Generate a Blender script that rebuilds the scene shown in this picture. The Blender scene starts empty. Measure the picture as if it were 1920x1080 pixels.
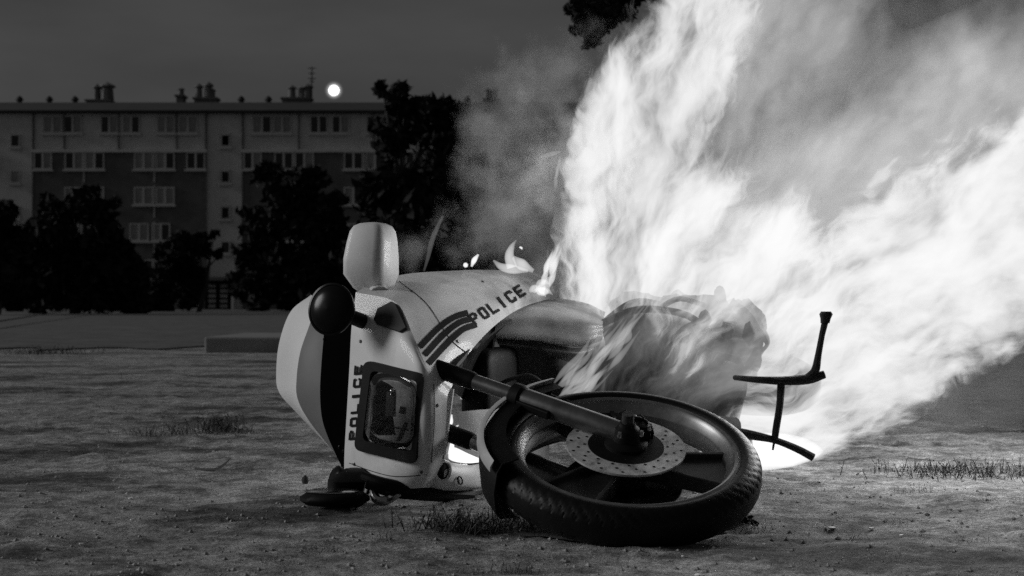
import bpy, bmesh, math, random
import numpy as np
from mathutils import Vector, Matrix
from mathutils.bvhtree import BVHTree
R = math.radians
rng = np.random.default_rng(7)
random.seed(7)
S = bpy.context.scene
COL = S.collection

# ------------------------------------------------------------------ camera
H, F = 0.51, 2667.0
PITCH = math.atan(28 / F)
cam = bpy.data.cameras.new('camera'); cam.lens = 50.0; cam.sensor_width = 36.0
cam.clip_start = 0.05; cam.clip_end = 3000
cam.dof.use_dof = True; cam.dof.focus_distance = 3.55; cam.dof.aperture_fstop = 7
co = bpy.data.objects.new('camera', cam); COL.objects.link(co)
co.location = (0, 0, H); co.rotation_euler = (R(90) + PITCH, 0, 0)
S.camera = co
# ------------------------------------------------------------------ world, sun, exposure
SUN_AZ, SUN_EL = R(-88), R(21)          # low diffuse light from the left
SKY_K = 1.0
w = bpy.data.worlds.new('World'); S.world = w; w.use_nodes = True
nt = w.node_tree; nt.nodes.clear()
out = nt.nodes.new('ShaderNodeOutputWorld'); bg = nt.nodes.new('ShaderNodeBackground')
sky = nt.nodes.new('ShaderNodeTexSky'); sky.sky_type = 'NISHITA'; sky.sun_disc = False
sky.sun_elevation = SUN_EL; sky.sun_rotation = SUN_AZ; sky.air_density = 1.0; sky.dust_density = 4.0
bw = nt.nodes.new('ShaderNodeRGBToBW'); nt.links.new(sky.outputs[0], bw.inputs[0])
k1 = nt.nodes.new('ShaderNodeMath'); k1.operation = 'MULTIPLY'; k1.inputs[1].default_value = 0.055
nt.links.new(bw.outputs[0], k1.inputs[0])
tc = nt.nodes.new('ShaderNodeTexCoord'); mp = nt.nodes.new('ShaderNodeMapping')
mp.inputs['Scale'].default_value = (2.0, 2.0, 7.0)
nz = nt.nodes.new('ShaderNodeTexNoise'); nz.inputs['Scale'].default_value = 2.2; nz.inputs['Detail'].default_value = 4
nt.links.new(tc.outputs['Generated'], mp.inputs[0]); nt.links.new(mp.outputs[0], nz.inputs['Vector'])
cl = nt.nodes.new('ShaderNodeMapRange'); cl.inputs['From Min'].default_value = 0.3; cl.inputs['From Max'].default_value = 0.7
cl.inputs['To Min'].default_value = 0.36; cl.inputs['To Max'].default_value = 0.60
nt.links.new(nz.outputs[0], cl.inputs[0])
ad = nt.nodes.new('ShaderNodeMath'); ad.operation = 'ADD'
nt.links.new(k1.outputs[0], ad.inputs[0]); nt.links.new(cl.outputs[0], ad.inputs[1])
nt.links.new(ad.outputs[0], bg.inputs['Color']); bg.inputs['Strength'].default_value = 0.085
nt.links.new(bg.outputs[0], out.inputs['Surface'])
sl = bpy.data.lights.new('sun', 'SUN'); sl.energy = 1.45; sl.angle = R(22)
so = bpy.data.objects.new('sun', sl); COL.objects.link(so)
sd = Vector((math.sin(SUN_AZ) * math.cos(SUN_EL), math.cos(SUN_AZ) * math.cos(SUN_EL), math.sin(SUN_EL)))
so.rotation_euler = sd.to_track_quat('Z', 'Y').to_euler(); so.location = sd * 30
S.view_settings.view_transform = 'Standard'; S.view_settings.look = 'None'
S.view_settings.exposure = 0; S.view_settings.gamma = 1; S.view_settings.use_curve_mapping = False
cy = S.cycles
cy.max_bounces = 6; cy.diffuse_bounces = 2; cy.glossy_bounces = 3; cy.transmission_bounces = 4
cy.transparent_max_bounces = 24; cy.volume_bounces = 0; cy.volume_step_rate = 0.30; cy.volume_max_steps = 96
cy.use_denoising = False; cy.sample_clamp_indirect = 1.5

# ------------------------------------------------------------------ helpers
FW = Vector((0, math.cos(PITCH), math.sin(PITCH))); UP = Vector((0, -math.sin(PITCH), math.cos(PITCH)))
CAM = Vector((0, 0, H))
def ray(u, v): return Vector((1, 0, 0)) * ((u - 960) / F) + UP * ((540 - v) / F) + FW
def at(u, v, Y):
    d = ray(u, v); return CAM + d * (Y / d.y)
def gnd(u, v, z=0.0):
    d = ray(u, v); return CAM + d * ((z - H) / d.z)

def tag(o, label=None, cat=None, group=None, kind=None):
    if label: o['label'] = label
    if cat: o['category'] = cat
    if group: o['group'] = group
    if kind: o['kind'] = kind
    return o
ORG = {}
def empty(name, loc=(0, 0, 0), parent=None):
    o = bpy.data.objects.new(name, None); COL.objects.link(o); o.empty_display_size = 0.1
    ORG[o.name] = Vector(loc)
    if parent is not None:
        o.parent = parent; o.location = Vector(loc) - ORG[parent.name]
    else: o.location = loc
    return o
def obj(name, data, mat=None, parent=None, loc=None):
    """vertices are in world space; the object's origin goes to the parent's origin (or loc)"""
    if parent is not None: org = ORG[parent.name]
    else: org = Vector(loc) if loc is not None else Vector((0, 0, 0))
    o = bpy.data.objects.new(name, data); COL.objects.link(o)
    if org.length > 0: data.transform(Matrix.Translation(-org))
    if parent is not None: o.parent = parent
    else: o.location = org
    ORG[o.name] = org
    if mat is not None: data.materials.append(mat)
    return o

class MB:
    def __init__(s): s.v = []; s.f = []
    def add(s, vs, fs):
        n = len(s.v); s.v += [tuple(x) for x in vs]; s.f += [tuple(i + n for i in f) for f in fs]; return s
    def box(s, lo, hi, M=None):
        x0, y0, z0 = lo; x1, y1, z1 = hi
        vs = [Vector(p) for p in ((x0,y0,z0),(x1,y0,z0),(x1,y1,z0),(x0,y1,z0),(x0,y0,z1),(x1,y0,z1),(x1,y1,z1),(x0,y1,z1))]
        if M is not None: vs = [M @ p for p in vs]
        return s.add(vs, [(0,3,2,1),(4,5,6,7),(0,1,5,4),(1,2,6,5),(2,3,7,6),(3,0,4,7)])
    def tube(s, pts, rad, n=10, smooth=0):
        P = [Vector(p) for p in pts]; r = list(rad) if hasattr(rad, '__len__') else [rad] * len(P)
        if smooth:
            Q = []; q = []
            E = [P[0]*2-P[1]] + P + [P[-1]*2-P[-2]]; e = [r[0]] + r + [r[-1]]
            for i in range(1, len(E) - 2):
                for k in range(smooth):
                    t = k / smooth; Q.append(cr(E[i-1], E[i], E[i+1], E[i+2], t)); q.append(max(.02*max(r), cr(e[i-1], e[i], e[i+1], e[i+2], t)))
            Q.append(P[-1]); q.append(r[-1]); P, r = Q, q
        vs = []; fs = []; ref = None
        for i, p in enumerate(P):
            t = (P[min(i+1, len(P)-1)] - P[max(i-1, 0)]).normalized()
            if ref is None:
                ref = t.orthogonal().normalized()
            ref = (ref - t * ref.dot(t)).normalized(); b = t.cross(ref)
            for k in range(n):
                a = 2 * math.pi * k / n; vs.append(p + (ref * math.cos(a) + b * math.sin(a)) * r[i])
        for i in range(len(P) - 1):
            for k in range(n):
                fs.append((i*n+k, i*n+(k+1) % n, (i+1)*n+(k+1) % n, (i+1)*n+k))
        fs.append(tuple(range(n))[::-1]); fs.append(tuple((len(P)-1)*n + k for k in range(n)))
        return s.add(vs, fs)
    def lathe(s, prof, M=None, n=32, closed=False, disp=None):
        """prof: (radius, z) list turned round local Z"""
        vs = []; fs = []; m = len(prof)
        for k in range(n):
            a = 2 * math.pi * k / n
            for j, (r_, z_) in enumerate(prof):
                rr = r_ + (disp(a, j) if disp else 0)
                p = Vector((rr * math.cos(a), rr * math.sin(a), z_)); vs.append(M @ p if M is not None else p)
        for k in range(n):
            for j in range(m if closed else m - 1):
                j2 = (j + 1) % m; k2 = (k + 1) % n
                fs.append((k*m+j, k2*m+j, k2*m+j2, k*m+j2))
        return s.add(vs, fs)
    def loft(s, rings, cap=True):
        n = len(rings[0]); vs = [p for r_ in rings for p in r_]; fs = []
        for i in range(len(rings) - 1):
            for k in range(n): fs.append((i*n+k, i*n+(k+1) % n, (i+1)*n+(k+1) % n, (i+1)*n+k))
        if cap: fs.append(tuple(range(n))[::-1]); fs.append(tuple((len(rings)-1)*n + k for k in range(n)))
        return s.add(vs, fs)
    def mesh(s, name, smooth=None):
        me = bpy.data.meshes.new(name); me.from_pydata(s.v, [], s.f); me.validate(); me.update()
        if smooth is not None:
            bm = bmesh.new(); bm.from_mesh(me); bmesh.ops.recalc_face_normals(bm, faces=bm.faces); bm.to_mesh(me); bm.free()
            me.shade_smooth()
            if smooth > 0: me.set_sharp_from_angle(angle=R(smooth))
        return me
    def build(s, name, mat, parent=None, smooth=35, loc=None, bevel=0, sub=0):
        o = obj(name, s.mesh(name, smooth), mat, parent, loc)
        if bevel:
            b = o.modifiers.new('bevel', 'BEVEL'); b.width = bevel; b.segments = 2; b.limit_method = 'ANGLE'; b.angle_limit = R(35)
        if sub:
            m = o.modifiers.new('sub', 'SUBSURF'); m.levels = sub; m.render_levels = sub
        return o
def cr(a, b, c, d, t):
    return 0.5 * ((2*b) + (c-a)*t + (2*a - 5*b + 4*c - d)*t*t + (3*b - a - 3*c + d)*t**3)
def patch(grid, n=10):
    """Catmull-Rom surface through a grid of points -> numpy array (rows, cols, 3)"""
    g = np.array([[list(p) for p in row] for row in grid], float)
    def along(a, n):
        a = np.concatenate([2*a[:1]-a[1:2], a, 2*a[-1:]-a[-2:-1]]); o_ = []
        for i in range(1, len(a) - 2):
            for k in range(n): o_.append(cr(a[i-1], a[i], a[i+1], a[i+2], k / n))
        o_.append(a[-2]); return np.array(o_)
    g = along(g, n); g = along(g.transpose(1, 0, 2), n).transpose(1, 0, 2)
    return g
def shell(g, th=0.005):
    """closed shell with thickness from a patch array, thickness away from the camera"""
    du = np.gradient(g, axis=0); dv = np.gradient(g, axis=1); nrm = np.cross(du, dv)
    nrm /= np.linalg.norm(nrm, axis=2, keepdims=True) + 1e-9
    if ((g - np.array(CAM)) * nrm).sum() > 0: nrm = -nrm
    a, b = g.shape[:2]; back = g - nrm * th; m = MB()
    vs = [tuple(p) for p in g.reshape(-1, 3)] + [tuple(p) for p in back.reshape(-1, 3)]; N = a * b; fs = []
    for i in range(a - 1):
        for j in range(b - 1):
            q = (i*b+j, i*b+j+1, (i+1)*b+j+1, (i+1)*b+j); fs.append(q); fs.append(tuple(x + N for x in q[::-1]))
    rim = [i for i in range(b)] + [i*b + b-1 for i in range(1, a)] + [(a-1)*b + j for j in range(b-2, -1, -1)] + [i*b for i in range(a-2, 0, -1)]
    for k in range(len(rim)):
        i, j = rim[k], rim[(k+1) % len(rim)]; fs.append((i, i+N, j+N, j))
    return m.add(vs, fs)
class Surf:
    """a ray target for laying prints on a built panel"""
    def __init__(s, *gs):
        vs = []; fs = []
        for g in gs:
            n0 = len(vs); a, b = g.shape[:2]; vs += [Vector(p) for p in g.reshape(-1, 3)]
            fs += [(n0+i*b+j, n0+i*b+j+1, n0+(i+1)*b+j+1, n0+(i+1)*b+j) for i in range(a-1) for j in range(b-1)]
        s.t = BVHTree.FromPolygons(vs, fs)
    def hit(s, u, v, off=0.002):
        d = ray(u, v).normalized(); h = s.t.ray_cast(CAM, d)
        if h[0] is None:
            h = s.t.find_nearest(CAM + d * 3.6)
        n = h[1]
        if n.dot(d) > 0: n = -n
        return h[0] + n * off
    def quad(s, m, pts4, nu, nv, off=0.002):
        """bilinear pixel quad laid on the surface"""
        a, b, c, d = [np.array(p, float) for p in pts4]; vs = []; fs = []
        for i in range(nu + 1):
            for j in range(nv + 1):
                p = a*(1-i/nu)*(1-j/nv) + b*(i/nu)*(1-j/nv) + c*(i/nu)*(j/nv) + d*(1-i/nu)*(j/nv)
                vs.append(s.hit(p[0], p[1], off))
        for i in range(nu):
            for j in range(nv):
                k = i*(nv+1)+j; fs.append((k, k+nv+1, k+nv+2, k+1))
        m.add(vs, fs)
    def stroke(s, m, pts, wd, off=0.002, sub=4):
        P = [np.array(p, float) for p in pts]
        E = [2*P[0]-P[1]] + P + [2*P[-1]-P[-2]]; Q = []
        for i in range(1, len(E)-2):
            for k in range(sub): Q.append(cr(E[i-1], E[i], E[i+1], E[i+2], k/sub))
        Q.append(P[-1])
        for i in range(len(Q)-1):
            t0 = Q[min(i+1, len(Q)-1)] - Q[max(i-1, 0)]; t1 = Q[min(i+2, len(Q)-1)] - Q[i]
            n0 = np.array([-t0[1], t0[0]]) / np.linalg.norm(t0); n1 = np.array([-t1[1], t1[0]]) / np.linalg.norm(t1)
            s.quad(m, [Q[i]-n0*wd/2, Q[i+1]-n1*wd/2, Q[i+1]+n1*wd/2, Q[i]+n0*wd/2], 1, 2, off)
LET = {  # block letters in a unit box (x right, y up): rectangles and slanted quads
 'P': [((0,0),(.26,0),(.26,1),(0,1)), ((.26,.79),(.8,.79),(.8,1),(.26,1)), ((.26,.38),(.8,.38),(.8,.58),(.26,.58)), ((.72,.5),(1,.56),(1,.86),(.72,.92))],
 'O': [((0,.12),(.26,.12),(.26,.88),(0,.88)), ((.74,.12),(1,.12),(1,.88),(.74,.88)), ((.12,0),(.88,0),(.88,.22),(.12,.22)), ((.12,.78),(.88,.78),(.88,1),(.12,1))],
 'L': [((0,0),(.26,0),(.26,1),(0,1)), ((.26,0),(1,0),(1,.22),(.26,.22))],
 'I': [((.32,0),(.64,0),(.64,1),(.32,1))],
 'C': [((0,.12),(.26,.12),(.26,.88),(0,.88)), ((.12,0),(.9,0),(1,.22),(.12,.22)), ((.12,.78),(1,.78),(.9,1),(.12,1)), ((.76,.18),(1,.18),(1,.34),(.76,.34)), ((.76,.66),(1,.66),(1,.82),(.76,.82))],
 'E': [((0,0),(.26,0),(.26,1),(0,1)), ((.26,0),(1,0),(1,.22),(.26,.22)), ((.26,.78),(1,.78),(1,1),(.26,1)), ((.26,.4),(.86,.4),(.86,.6),(.26,.6))]}
def lettering(surf, par, text, org, adv, upv, fill=0.72, off=0.0025):
    org, adv, upv = [np.array(p, float) for p in (org, adv, upv)]
    for i, ch in enumerate(text):
        m = MB()
        for k, q in enumerate(LET[ch]):
            surf.quad(m, [org + adv * (i + p[0] * fill) + upv * p[1] for p in q], 2, 2, off + 0.00012 * k)
        m.build('letter', M['print_'], par, smooth=0)

# ------------------------------------------------------------------ materials
def mat(name, col=0.5, rough=0.5, metal=0.0, var=0.0, scale=12.0, bump=0.0, bscale=60.0, coat=0.0, dirt=None, spec=0.5, rvar=0.0):
    m = bpy.data.materials.new(name); m.use_nodes = True; nt = m.node_tree; b = nt.nodes['Principled BSDF']
    b.inputs['Base Color'].default_value = (col, col, col, 1); b.inputs['Roughness'].default_value = rough
    b.inputs['Metallic'].default_value = metal; b.inputs['Coat Weight'].default_value = coat; b.inputs['Specular IOR Level'].default_value = spec
    tc = nt.nodes.new('ShaderNodeTexCoord'); L = nt.links.new
    if var or rvar:
        n = nt.nodes.new('ShaderNodeTexNoise'); n.inputs['Scale'].default_value = scale; n.inputs['Detail'].default_value = 6; n.inputs['Roughness'].default_value = 0.65
        L(tc.outputs['Object'], n.inputs['Vector'])
        mr = nt.nodes.new('ShaderNodeMapRange'); mr.inputs['From Min'].default_value = 0.28; mr.inputs['From Max'].default_value = 0.72
        mr.inputs['To Min'].default_value = max(0.0, col * (1 - var)); mr.inputs['To Max'].default_value = min(1, col * (1 + var))
        L(n.outputs[0], mr.inputs[0]); last = mr.outputs[0]
        if dirt:
            n3 = nt.nodes.new('ShaderNodeTexNoise'); n3.inputs['Scale'].default_value = dirt[1]; n3.inputs['Detail'].default_value = 8; n3.inputs['Roughness'].default_value = 0.7
            L(tc.outputs['Object'], n3.inputs['Vector'])
            m3 = nt.nodes.new('ShaderNodeMapRange'); m3.inputs['From Min'].default_value = dirt[2]; m3.inputs['From Max'].default_value = dirt[3]
            m3.inputs['To Max'].default_value = dirt[4]
            L(n3.outputs[0], m3.inputs[0])
            mx = nt.nodes.new('ShaderNodeMix'); mx.data_type = 'FLOAT'; L(m3.outputs[0], mx.inputs[0]); L(last, mx.inputs[2]); mx.inputs[3].default_value = dirt[0]; last = mx.outputs[0]
        L(last, b.inputs['Base Color'])
        if rvar:
            m2 = nt.nodes.new('ShaderNodeMapRange'); m2.inputs['To Min'].default_value = max(0.02, rough - rvar); m2.inputs['To Max'].default_value = min(1, rough + rvar)
            L(n.outputs[0], m2.inputs[0]); L(m2.outputs[0], b.inputs['Roughness'])
    if bump:
        n2 = nt.nodes.new('ShaderNodeTexNoise'); n2.inputs['Scale'].default_value = bscale; n2.inputs['Detail'].default_value = 5
        L(tc.outputs['Object'], n2.inputs['Vector'])
        bp = nt.nodes.new('ShaderNodeBump'); bp.inputs['Strength'].default_value = bump; bp.inputs['Distance'].default_value = 0.01
        L(n2.outputs[0], bp.inputs['Height']); L(bp.outputs[0], b.inputs['Normal'])
    return m
M = dict(
    white=mat('white_fairing_paint', 0.70, 0.48, var=0.06, scale=9, coat=0.06, dirt=(0.25, 14, 0.52, 0.8, 0.45), rvar=0.12, spec=0.35),
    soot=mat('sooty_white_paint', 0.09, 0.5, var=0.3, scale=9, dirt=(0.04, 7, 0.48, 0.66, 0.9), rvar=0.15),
    black=mat('black_plastic', 0.007, 0.55, var=0.3, scale=40, bump=0.1, bscale=300, spec=0.12),
    gloss=mat('dark_lens', 0.006, 0.22, spec=0.12),
    amber=mat('dull_indicator_plastic', 0.045, 0.6, var=0.2, scale=30, spec=0.15),
    print_=mat('dark_print', 0.012, 0.75, var=0.25, scale=60, spec=0.08),
    rubber=mat('tyre_rubber', 0.005, 0.5, var=0.35, scale=30, bump=0.08, bscale=220, rvar=0.1, spec=0.2),
    alloy=mat('dark_alloy', 0.07, 0.4, metal=0.5, var=0.3, scale=20, rvar=0.1),
    rimlip=mat('polished_rim', 0.22, 0.36, metal=0.6, var=0.25, scale=25, rvar=0.1),
    fork=mat('fork_metal', 0.13, 0.34, metal=0.7, var=0.25, scale=25, rvar=0.1),
    chrome=mat('worn_chrome', 0.42, 0.2, metal=1.0, var=0.2, scale=30, rvar=0.12),
    disc=mat('brake_steel', 0.72, 0.42, metal=0.35, var=0.25, scale=50, dirt=(0.12, 34, 0.47, 0.66, 0.75), rvar=0.12),
    burnt=mat('burnt_metal', 0.010, 0.9, var=0.6, scale=18, bump=0.8, bscale=45),
    char=mat('charred_plastic', 0.022, 0.9, var=0.7, scale=14, bump=1.0, bscale=30, spec=0.1),
    steel=mat('dark_steel', 0.03, 0.6, metal=0.3, var=0.4, scale=30, bump=0.2, bscale=120),
    wall=mat('pale_render', 0.66, 0.9, var=0.1, scale=0.4, dirt=(0.32, 0.9, 0.5, 0.75, 0.5)),
    brick=mat('dark_brick', 0.13, 0.9, var=0.25, scale=1.2),
    roof=mat('roof_slate', 0.022, 0.85, var=0.3, scale=0.8),
    frame=mat('window_paint', 0.52, 0.6, var=0.08, scale=2),
    pane=mat('window_glass', 0.02, 0.12, var=0.6, scale=0.35),
    curtain=mat('net_curtain', 0.3, 0.9, var=0.25, scale=0.9),
    chim=mat('chimney_render', 0.14, 0.9, var=0.3, scale=1),
    leaf=mat('foliage', 0.028, 0.85, var=0.5, scale=0.5, spec=0.06),
    bark=mat('bark', 0.06, 0.9, var=0.4, scale=3, bump=0.4, bscale=12),
    weed=mat('weed_leaf', 0.07, 0.6, var=0.45, scale=18),
    conc=mat('concrete', 0.21, 0.9, var=0.15, scale=3, bump=0.2, bscale=30),
    stone=mat('pebble_stone', 0.30, 0.85, var=0.5, scale=5),
    paper=mat('pale_litter', 0.8, 0.7, var=0.1, scale=20),
)
# ground: pale trodden dirt with darker damp and mossy patches
def ground_mat():
    m = bpy.data.materials.new('dirt'); m.use_nodes = True; nt = m.node_tree; b = nt.nodes['Principled BSDF']; L = nt.links.new
    b.inputs['Roughness'].default_value = 0.95; b.inputs['Specular IOR Level'].default_value = 0.15
    tc = nt.nodes.new('ShaderNodeTexCoord')
    def noise(sc, det, ro=0.6, st=None):
        n = nt.nodes.new('ShaderNodeTexNoise'); n.inputs['Scale'].default_value = sc; n.inputs['Detail'].default_value = det; n.inputs['Roughness'].default_value = ro
        if st:
            mp = nt.nodes.new('ShaderNodeMapping'); mp.inputs['Scale'].default_value = st; L(tc.outputs['Object'], mp.inputs[0]); L(mp.outputs[0], n.inputs['Vector'])
        else: L(tc.outputs['Object'], n.inputs['Vector'])
        return n.outputs[0]
    def rng_(s, a, b_, c, d):
        r_ = nt.nodes.new('ShaderNodeMapRange'); r_.interpolation_type = 'SMOOTHSTEP'
        for k, x in zip(('From Min', 'From Max', 'To Min', 'To Max'), (a, b_, c, d)): r_.inputs[k].default_value = x
        L(s, r_.inputs[0]); return r_.outputs[0]
    def mth(op, a, b_):
        n = nt.nodes.new('ShaderNodeMath'); n.operation = op
        for i, x in enumerate((a, b_)):
            if isinstance(x, (int, float)): n.inputs[i].default_value = x
            else: L(x, n.inputs[i])
        return n.outputs[0]
    base = rng_(noise(2.0, 6), 0.3, 0.7, 0.31, 0.45)
    fine = rng_(noise(120, 4, 0.8), 0.34, 0.68, 0.55, 1.4)
    mid = rng_(noise(11, 8, 0.78), 0.36, 0.64, 0.42, 1.28)
    blot = rng_(noise(1.5, 7, 0.68, (0.7, 1.3, 1)), 0.46, 0.62, 1.0, 0.30)
    c = mth('MULTIPLY', mth('MULTIPLY', base, fine), mth('MULTIPLY', mid, blot))
    L(c, b.inputs['Base Color'])
    bp = nt.nodes.new('ShaderNodeBump'); bp.inputs['Strength'].default_value = 1.0; bp.inputs['Distance'].default_value = 0.010
    L(mth('ADD', noise(34, 7, 0.72), mth('MULTIPLY', noise(180, 3), 0.3)), bp.inputs['Height']); L(bp.outputs[0], b.inputs['Normal'])
    return m
M['dirt'] = ground_mat()
M['lawn'] = mat('worn_lawn', 0.085, 0.95, var=0.7, scale=2.2, bump=1.0, bscale=9, dirt=(0.15, .45, .5, .7, .6))

# ------------------------------------------------------------------ ground
def vnoise(x, y, seed=0):
    r_ = np.random.default_rng(seed); T = r_.random((256, 256))
    xi = np.floor(x).astype(int); yi = np.floor(y).astype(int); fx = x - xi; fy = y - yi
    fx = fx*fx*(3-2*fx); fy = fy*fy*(3-2*fy)
    g = lambda a, b: T[a % 256, b % 256]
    return (g(xi, yi)*(1-fx) + g(xi+1, yi)*fx)*(1-fy) + (g(xi, yi+1)*(1-fx) + g(xi+1, yi+1)*fx)*fy
def gheight(X, Y):
    near = np.clip((16 - Y) / 8, 0, 1)
    h = 0.02*(vnoise(X*1.3, Y*1.3, 1)-.5) + 0.012*(vnoise(X*4, Y*4, 2)-.5) + 0.010*(vnoise(X*13, Y*13, 3)-.5) + 0.007*(vnoise(X*35, Y*35, 4)-.5)
    lump = np.clip(vnoise(X*7+40, Y*7+11, 5) - .72, 0, 1) * 0.05
    return (h + lump) * near - 0.008
def warp(lo, hi, fine_lo, fine_hi, step, grow):
    a = list(np.arange(fine_lo, fine_hi, step)); s_ = step
    while a[-1] < hi: s_ *= grow; a.append(a[-1] + s_)
    s_ = step
    while a[0] > lo: s_ *= grow; a.insert(0, a[0] - s_)
    return np.array(a)
gx = warp(-400, 400, -2.2, 2.4, 0.017, 1.09); gy = warp(-6, 900, 2.4, 6.2, 0.017, 1.06)
GX, GY = np.meshgrid(gx, gy); GZ = gheight(GX, GY)
nv = GX.size; ny, nx = GX.shape
gm = bpy.data.meshes.new('ground')
idx = np.arange(nv).reshape(ny, nx)
quads = np.stack([idx[:-1, :-1], idx[:-1, 1:], idx[1:, 1:], idx[1:, :-1]], -1).reshape(-1, 4)
gm.vertices.add(nv); gm.vertices.foreach_set('co', np.stack([GX, GY, GZ], -1).astype(np.float32).ravel())
gm.loops.add(quads.size); gm.loops.foreach_set('vertex_index', quads.ravel().astype(np.int32))
gm.polygons.add(len(quads)); gm.polygons.foreach_set('loop_start', np.arange(0, quads.size, 4, dtype=np.int32))
gm.update(calc_edges=True); gm.shade_smooth()
tag(obj('ground', gm, M['dirt']), 'bare pale dirt ground in front of the bike', kind='structure')
def gz(x, y): return float(gheight(np.array([x]), np.array([y]))[0])
m = MB(); rows = []
xs = np.linspace(-30, 30, 240)
front = [(x, 16 + 3*math.sin(x*0.35) + 3*vnoise(np.array([x*.9+50]), np.array([3.1]), 9)[0] + 2*vnoise(np.array([x*3.1+50]), np.array([7.1]), 8)[0]) for x in xs]
m.add([(x, y, 0.006) for x, y in front] + [(x*6, 170, 0.006) for x, y in front], [(i, i+1, len(xs)+i+1, len(xs)+i) for i in range(len(xs)-1)])
tag(m.build('lawn', M['lawn'], smooth=None), 'dark worn lawn reaching back to the flats', kind='structure')

# ------------------------------------------------------------------ apartment building
BY = 110.0
def bx(u): return (u - 960) / F * BY
def bz(v): return at(960, v, BY).z
bld = empty('apartment_block', (bx(450), BY, 0))
tag(bld, 'long pale four storey apartment block with dark brick panels and dark roof', 'building')
zt, ze = bz(181), bz(213)
U0, U1 = -330, 1420
def bbox(u0, u1, v0, v1, y0, y1, name, mt, parent=bld, bevel=0):
    mm = MB(); mm.box((bx(u0), BY + y0, bz(v1)), (bx(u1), BY + y1, bz(v0))); return mm.build(name, mt, parent, smooth=None, bevel=bevel)
mm = MB(); mm.box((bx(U0), BY, -0.3), (bx(U1), BY + 11, ze)); mm.build('wall', M['wall'], bld, smooth=None)
rf = MB()
a0, a1 = bx(U0 - 8), bx(U1 + 8)
rf.add([(a0, BY-.5, ze), (a1, BY-.5, ze), (a1, BY+11.5, ze), (a0, BY+11.5, ze), (a0, BY-.5, ze+.2), (a1, BY-.5, ze+.2), (a1, BY+11.5, ze+.2), (a0, BY+11.5, ze+.2),
        (a0, BY+3.2, zt), (a1, BY+3.2, zt), (a1, BY+7.8, zt), (a0, BY+7.8, zt)],
       [(0,3,2,1), (0,1,5,4), (2,3,7,6), (4,5,9,8), (6,7,11,10), (8,9,10,11), (1,2,6,10,9,5), (3,0,4,8,11,7)])
roof = rf.build('roof', M['roof'], bld, smooth=None)
BAYS = [(-330, 0 - 62), (62, 386), (455, 780), (850, 1174)]
for (a, b) in BAYS:
    bbox(a, b, 286, 590, -0.12, 0.0, 'brick_panel', M['brick'])
    bbox(a - 2, b + 2, 281, 286, -0.3, 0.05, 'ledge', M['wall'])
for u in (62, 386, 455, 780, 850, 1174): bbox(u - 1.2, u + 1.2, 213, 570, -0.2, -0.01, 'downpipe', M['chim'])
for u in (120, 222, 331, 560, 700, 955, 1060): bbox(u - 1, u + 1, 213, 281, -0.16, -0.01, 'downpipe', M['chim'])
WIN = {}
def window(u0, u1, v0, v1, yoff, kind):
    key = (round(u1-u0, 1), round(v1-v0, 1), kind)
    x0, z0 = bx(u0), bz(v1); wd, hg = bx(u1) - bx(u0), bz(v0) - bz(v1); y = BY + yoff
    if key not in WIN:
        f = MB(); t = 0.09
        for lo, hi in (((0,0,0),(t,.12,hg)), ((wd-t,0,0),(wd,.12,hg)), ((t,0,0),(wd-t,.12,t)), ((t,0,hg-t),(wd-t,.12,hg))): f.box(lo, hi)
        if wd > 1: f.box((wd/2-.08, -.02, t), (wd/2+.08, .12, hg-t))
        p = MB(); p.box((t, .05, t), ((wd/2-.08) if wd > 1 else wd-t, .075, hg-t))
        s_ = MB(); s_.box((-.12, -.12, -.16), (wd+.12, .12, 0))
        WIN[key] = (f.mesh('window'), p.mesh('pane'), s_.mesh('sill'))
        WIN[key][0].materials.append(M['frame']); WIN[key][2].materials.append(M['frame'])
        WIN[key][1].materials.append(M['pane'])
    f, p, s_ = WIN[key]; fo = bpy.data.objects.new('window', f); COL.objects.link(fo); fo.parent = bld
    fo.location = Vector((x0, y - .13, z0)) - ORG[bld.name]
    for k in range(2 if wd > 1 else 1):
        po = bpy.data.objects.new('pane', p); COL.objects.link(po); po.parent = fo; po.location = (k * (wd/2 + .08 - .09), 0, 0)
        if random.random() < 0.5:
            po.material_slots[0].link = 'OBJECT'; po.material_slots[0].material = M['curtain']
    so_ = bpy.data.objects.new('sill', s_); COL.objects.link(so_); so_.parent = fo
top = []
for b in (0, 393, 788, -393): top += [(80+b, 116+b), (119+b, 153+b), (188+b, 221+b), (229+b, 262+b), (294+b, 327+b), (334+b, 370+b)]
for a, b in top:
    if a < 1180: window(a, b, 217, 250, 0.0, 'w')
for row, (v0, v1) in enumerate(((285.5, 318), (351, 384), (419, 452), (487, 520))):
    for b in (0, 393, 788, -393):
        for a, c in ((64, 98), (122, 157), (160, 196), (252, 288), (293, 328), (350, 385)):
            o = (0, 0, -8, 0)[row]
            if row and a in (64, 350): continue
            if a + b < 1180: window(a+b+o, c+b+o, v0, v1, -0.12, 'w')
    for b in (0, 393, 788, -393):
        for u in (158, 290):
            if u + b < 1180: bbox(u+b-1.3, u+b+1.3, v0 - 3, v1 + 24, -0.24, -0.13, 'mullion_post', M['frame'])
for b in (-395, 0, 395, 790):
    for v in (265, 333, 400, 465):
        window(19+b, 37+b, v-13, v+11, 0.0, 's'); 
        if b in (0, 395): pass
for v in (263, 331, 399): window(413, 431, v-13, v+12, 0.0, 's2')
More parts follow.
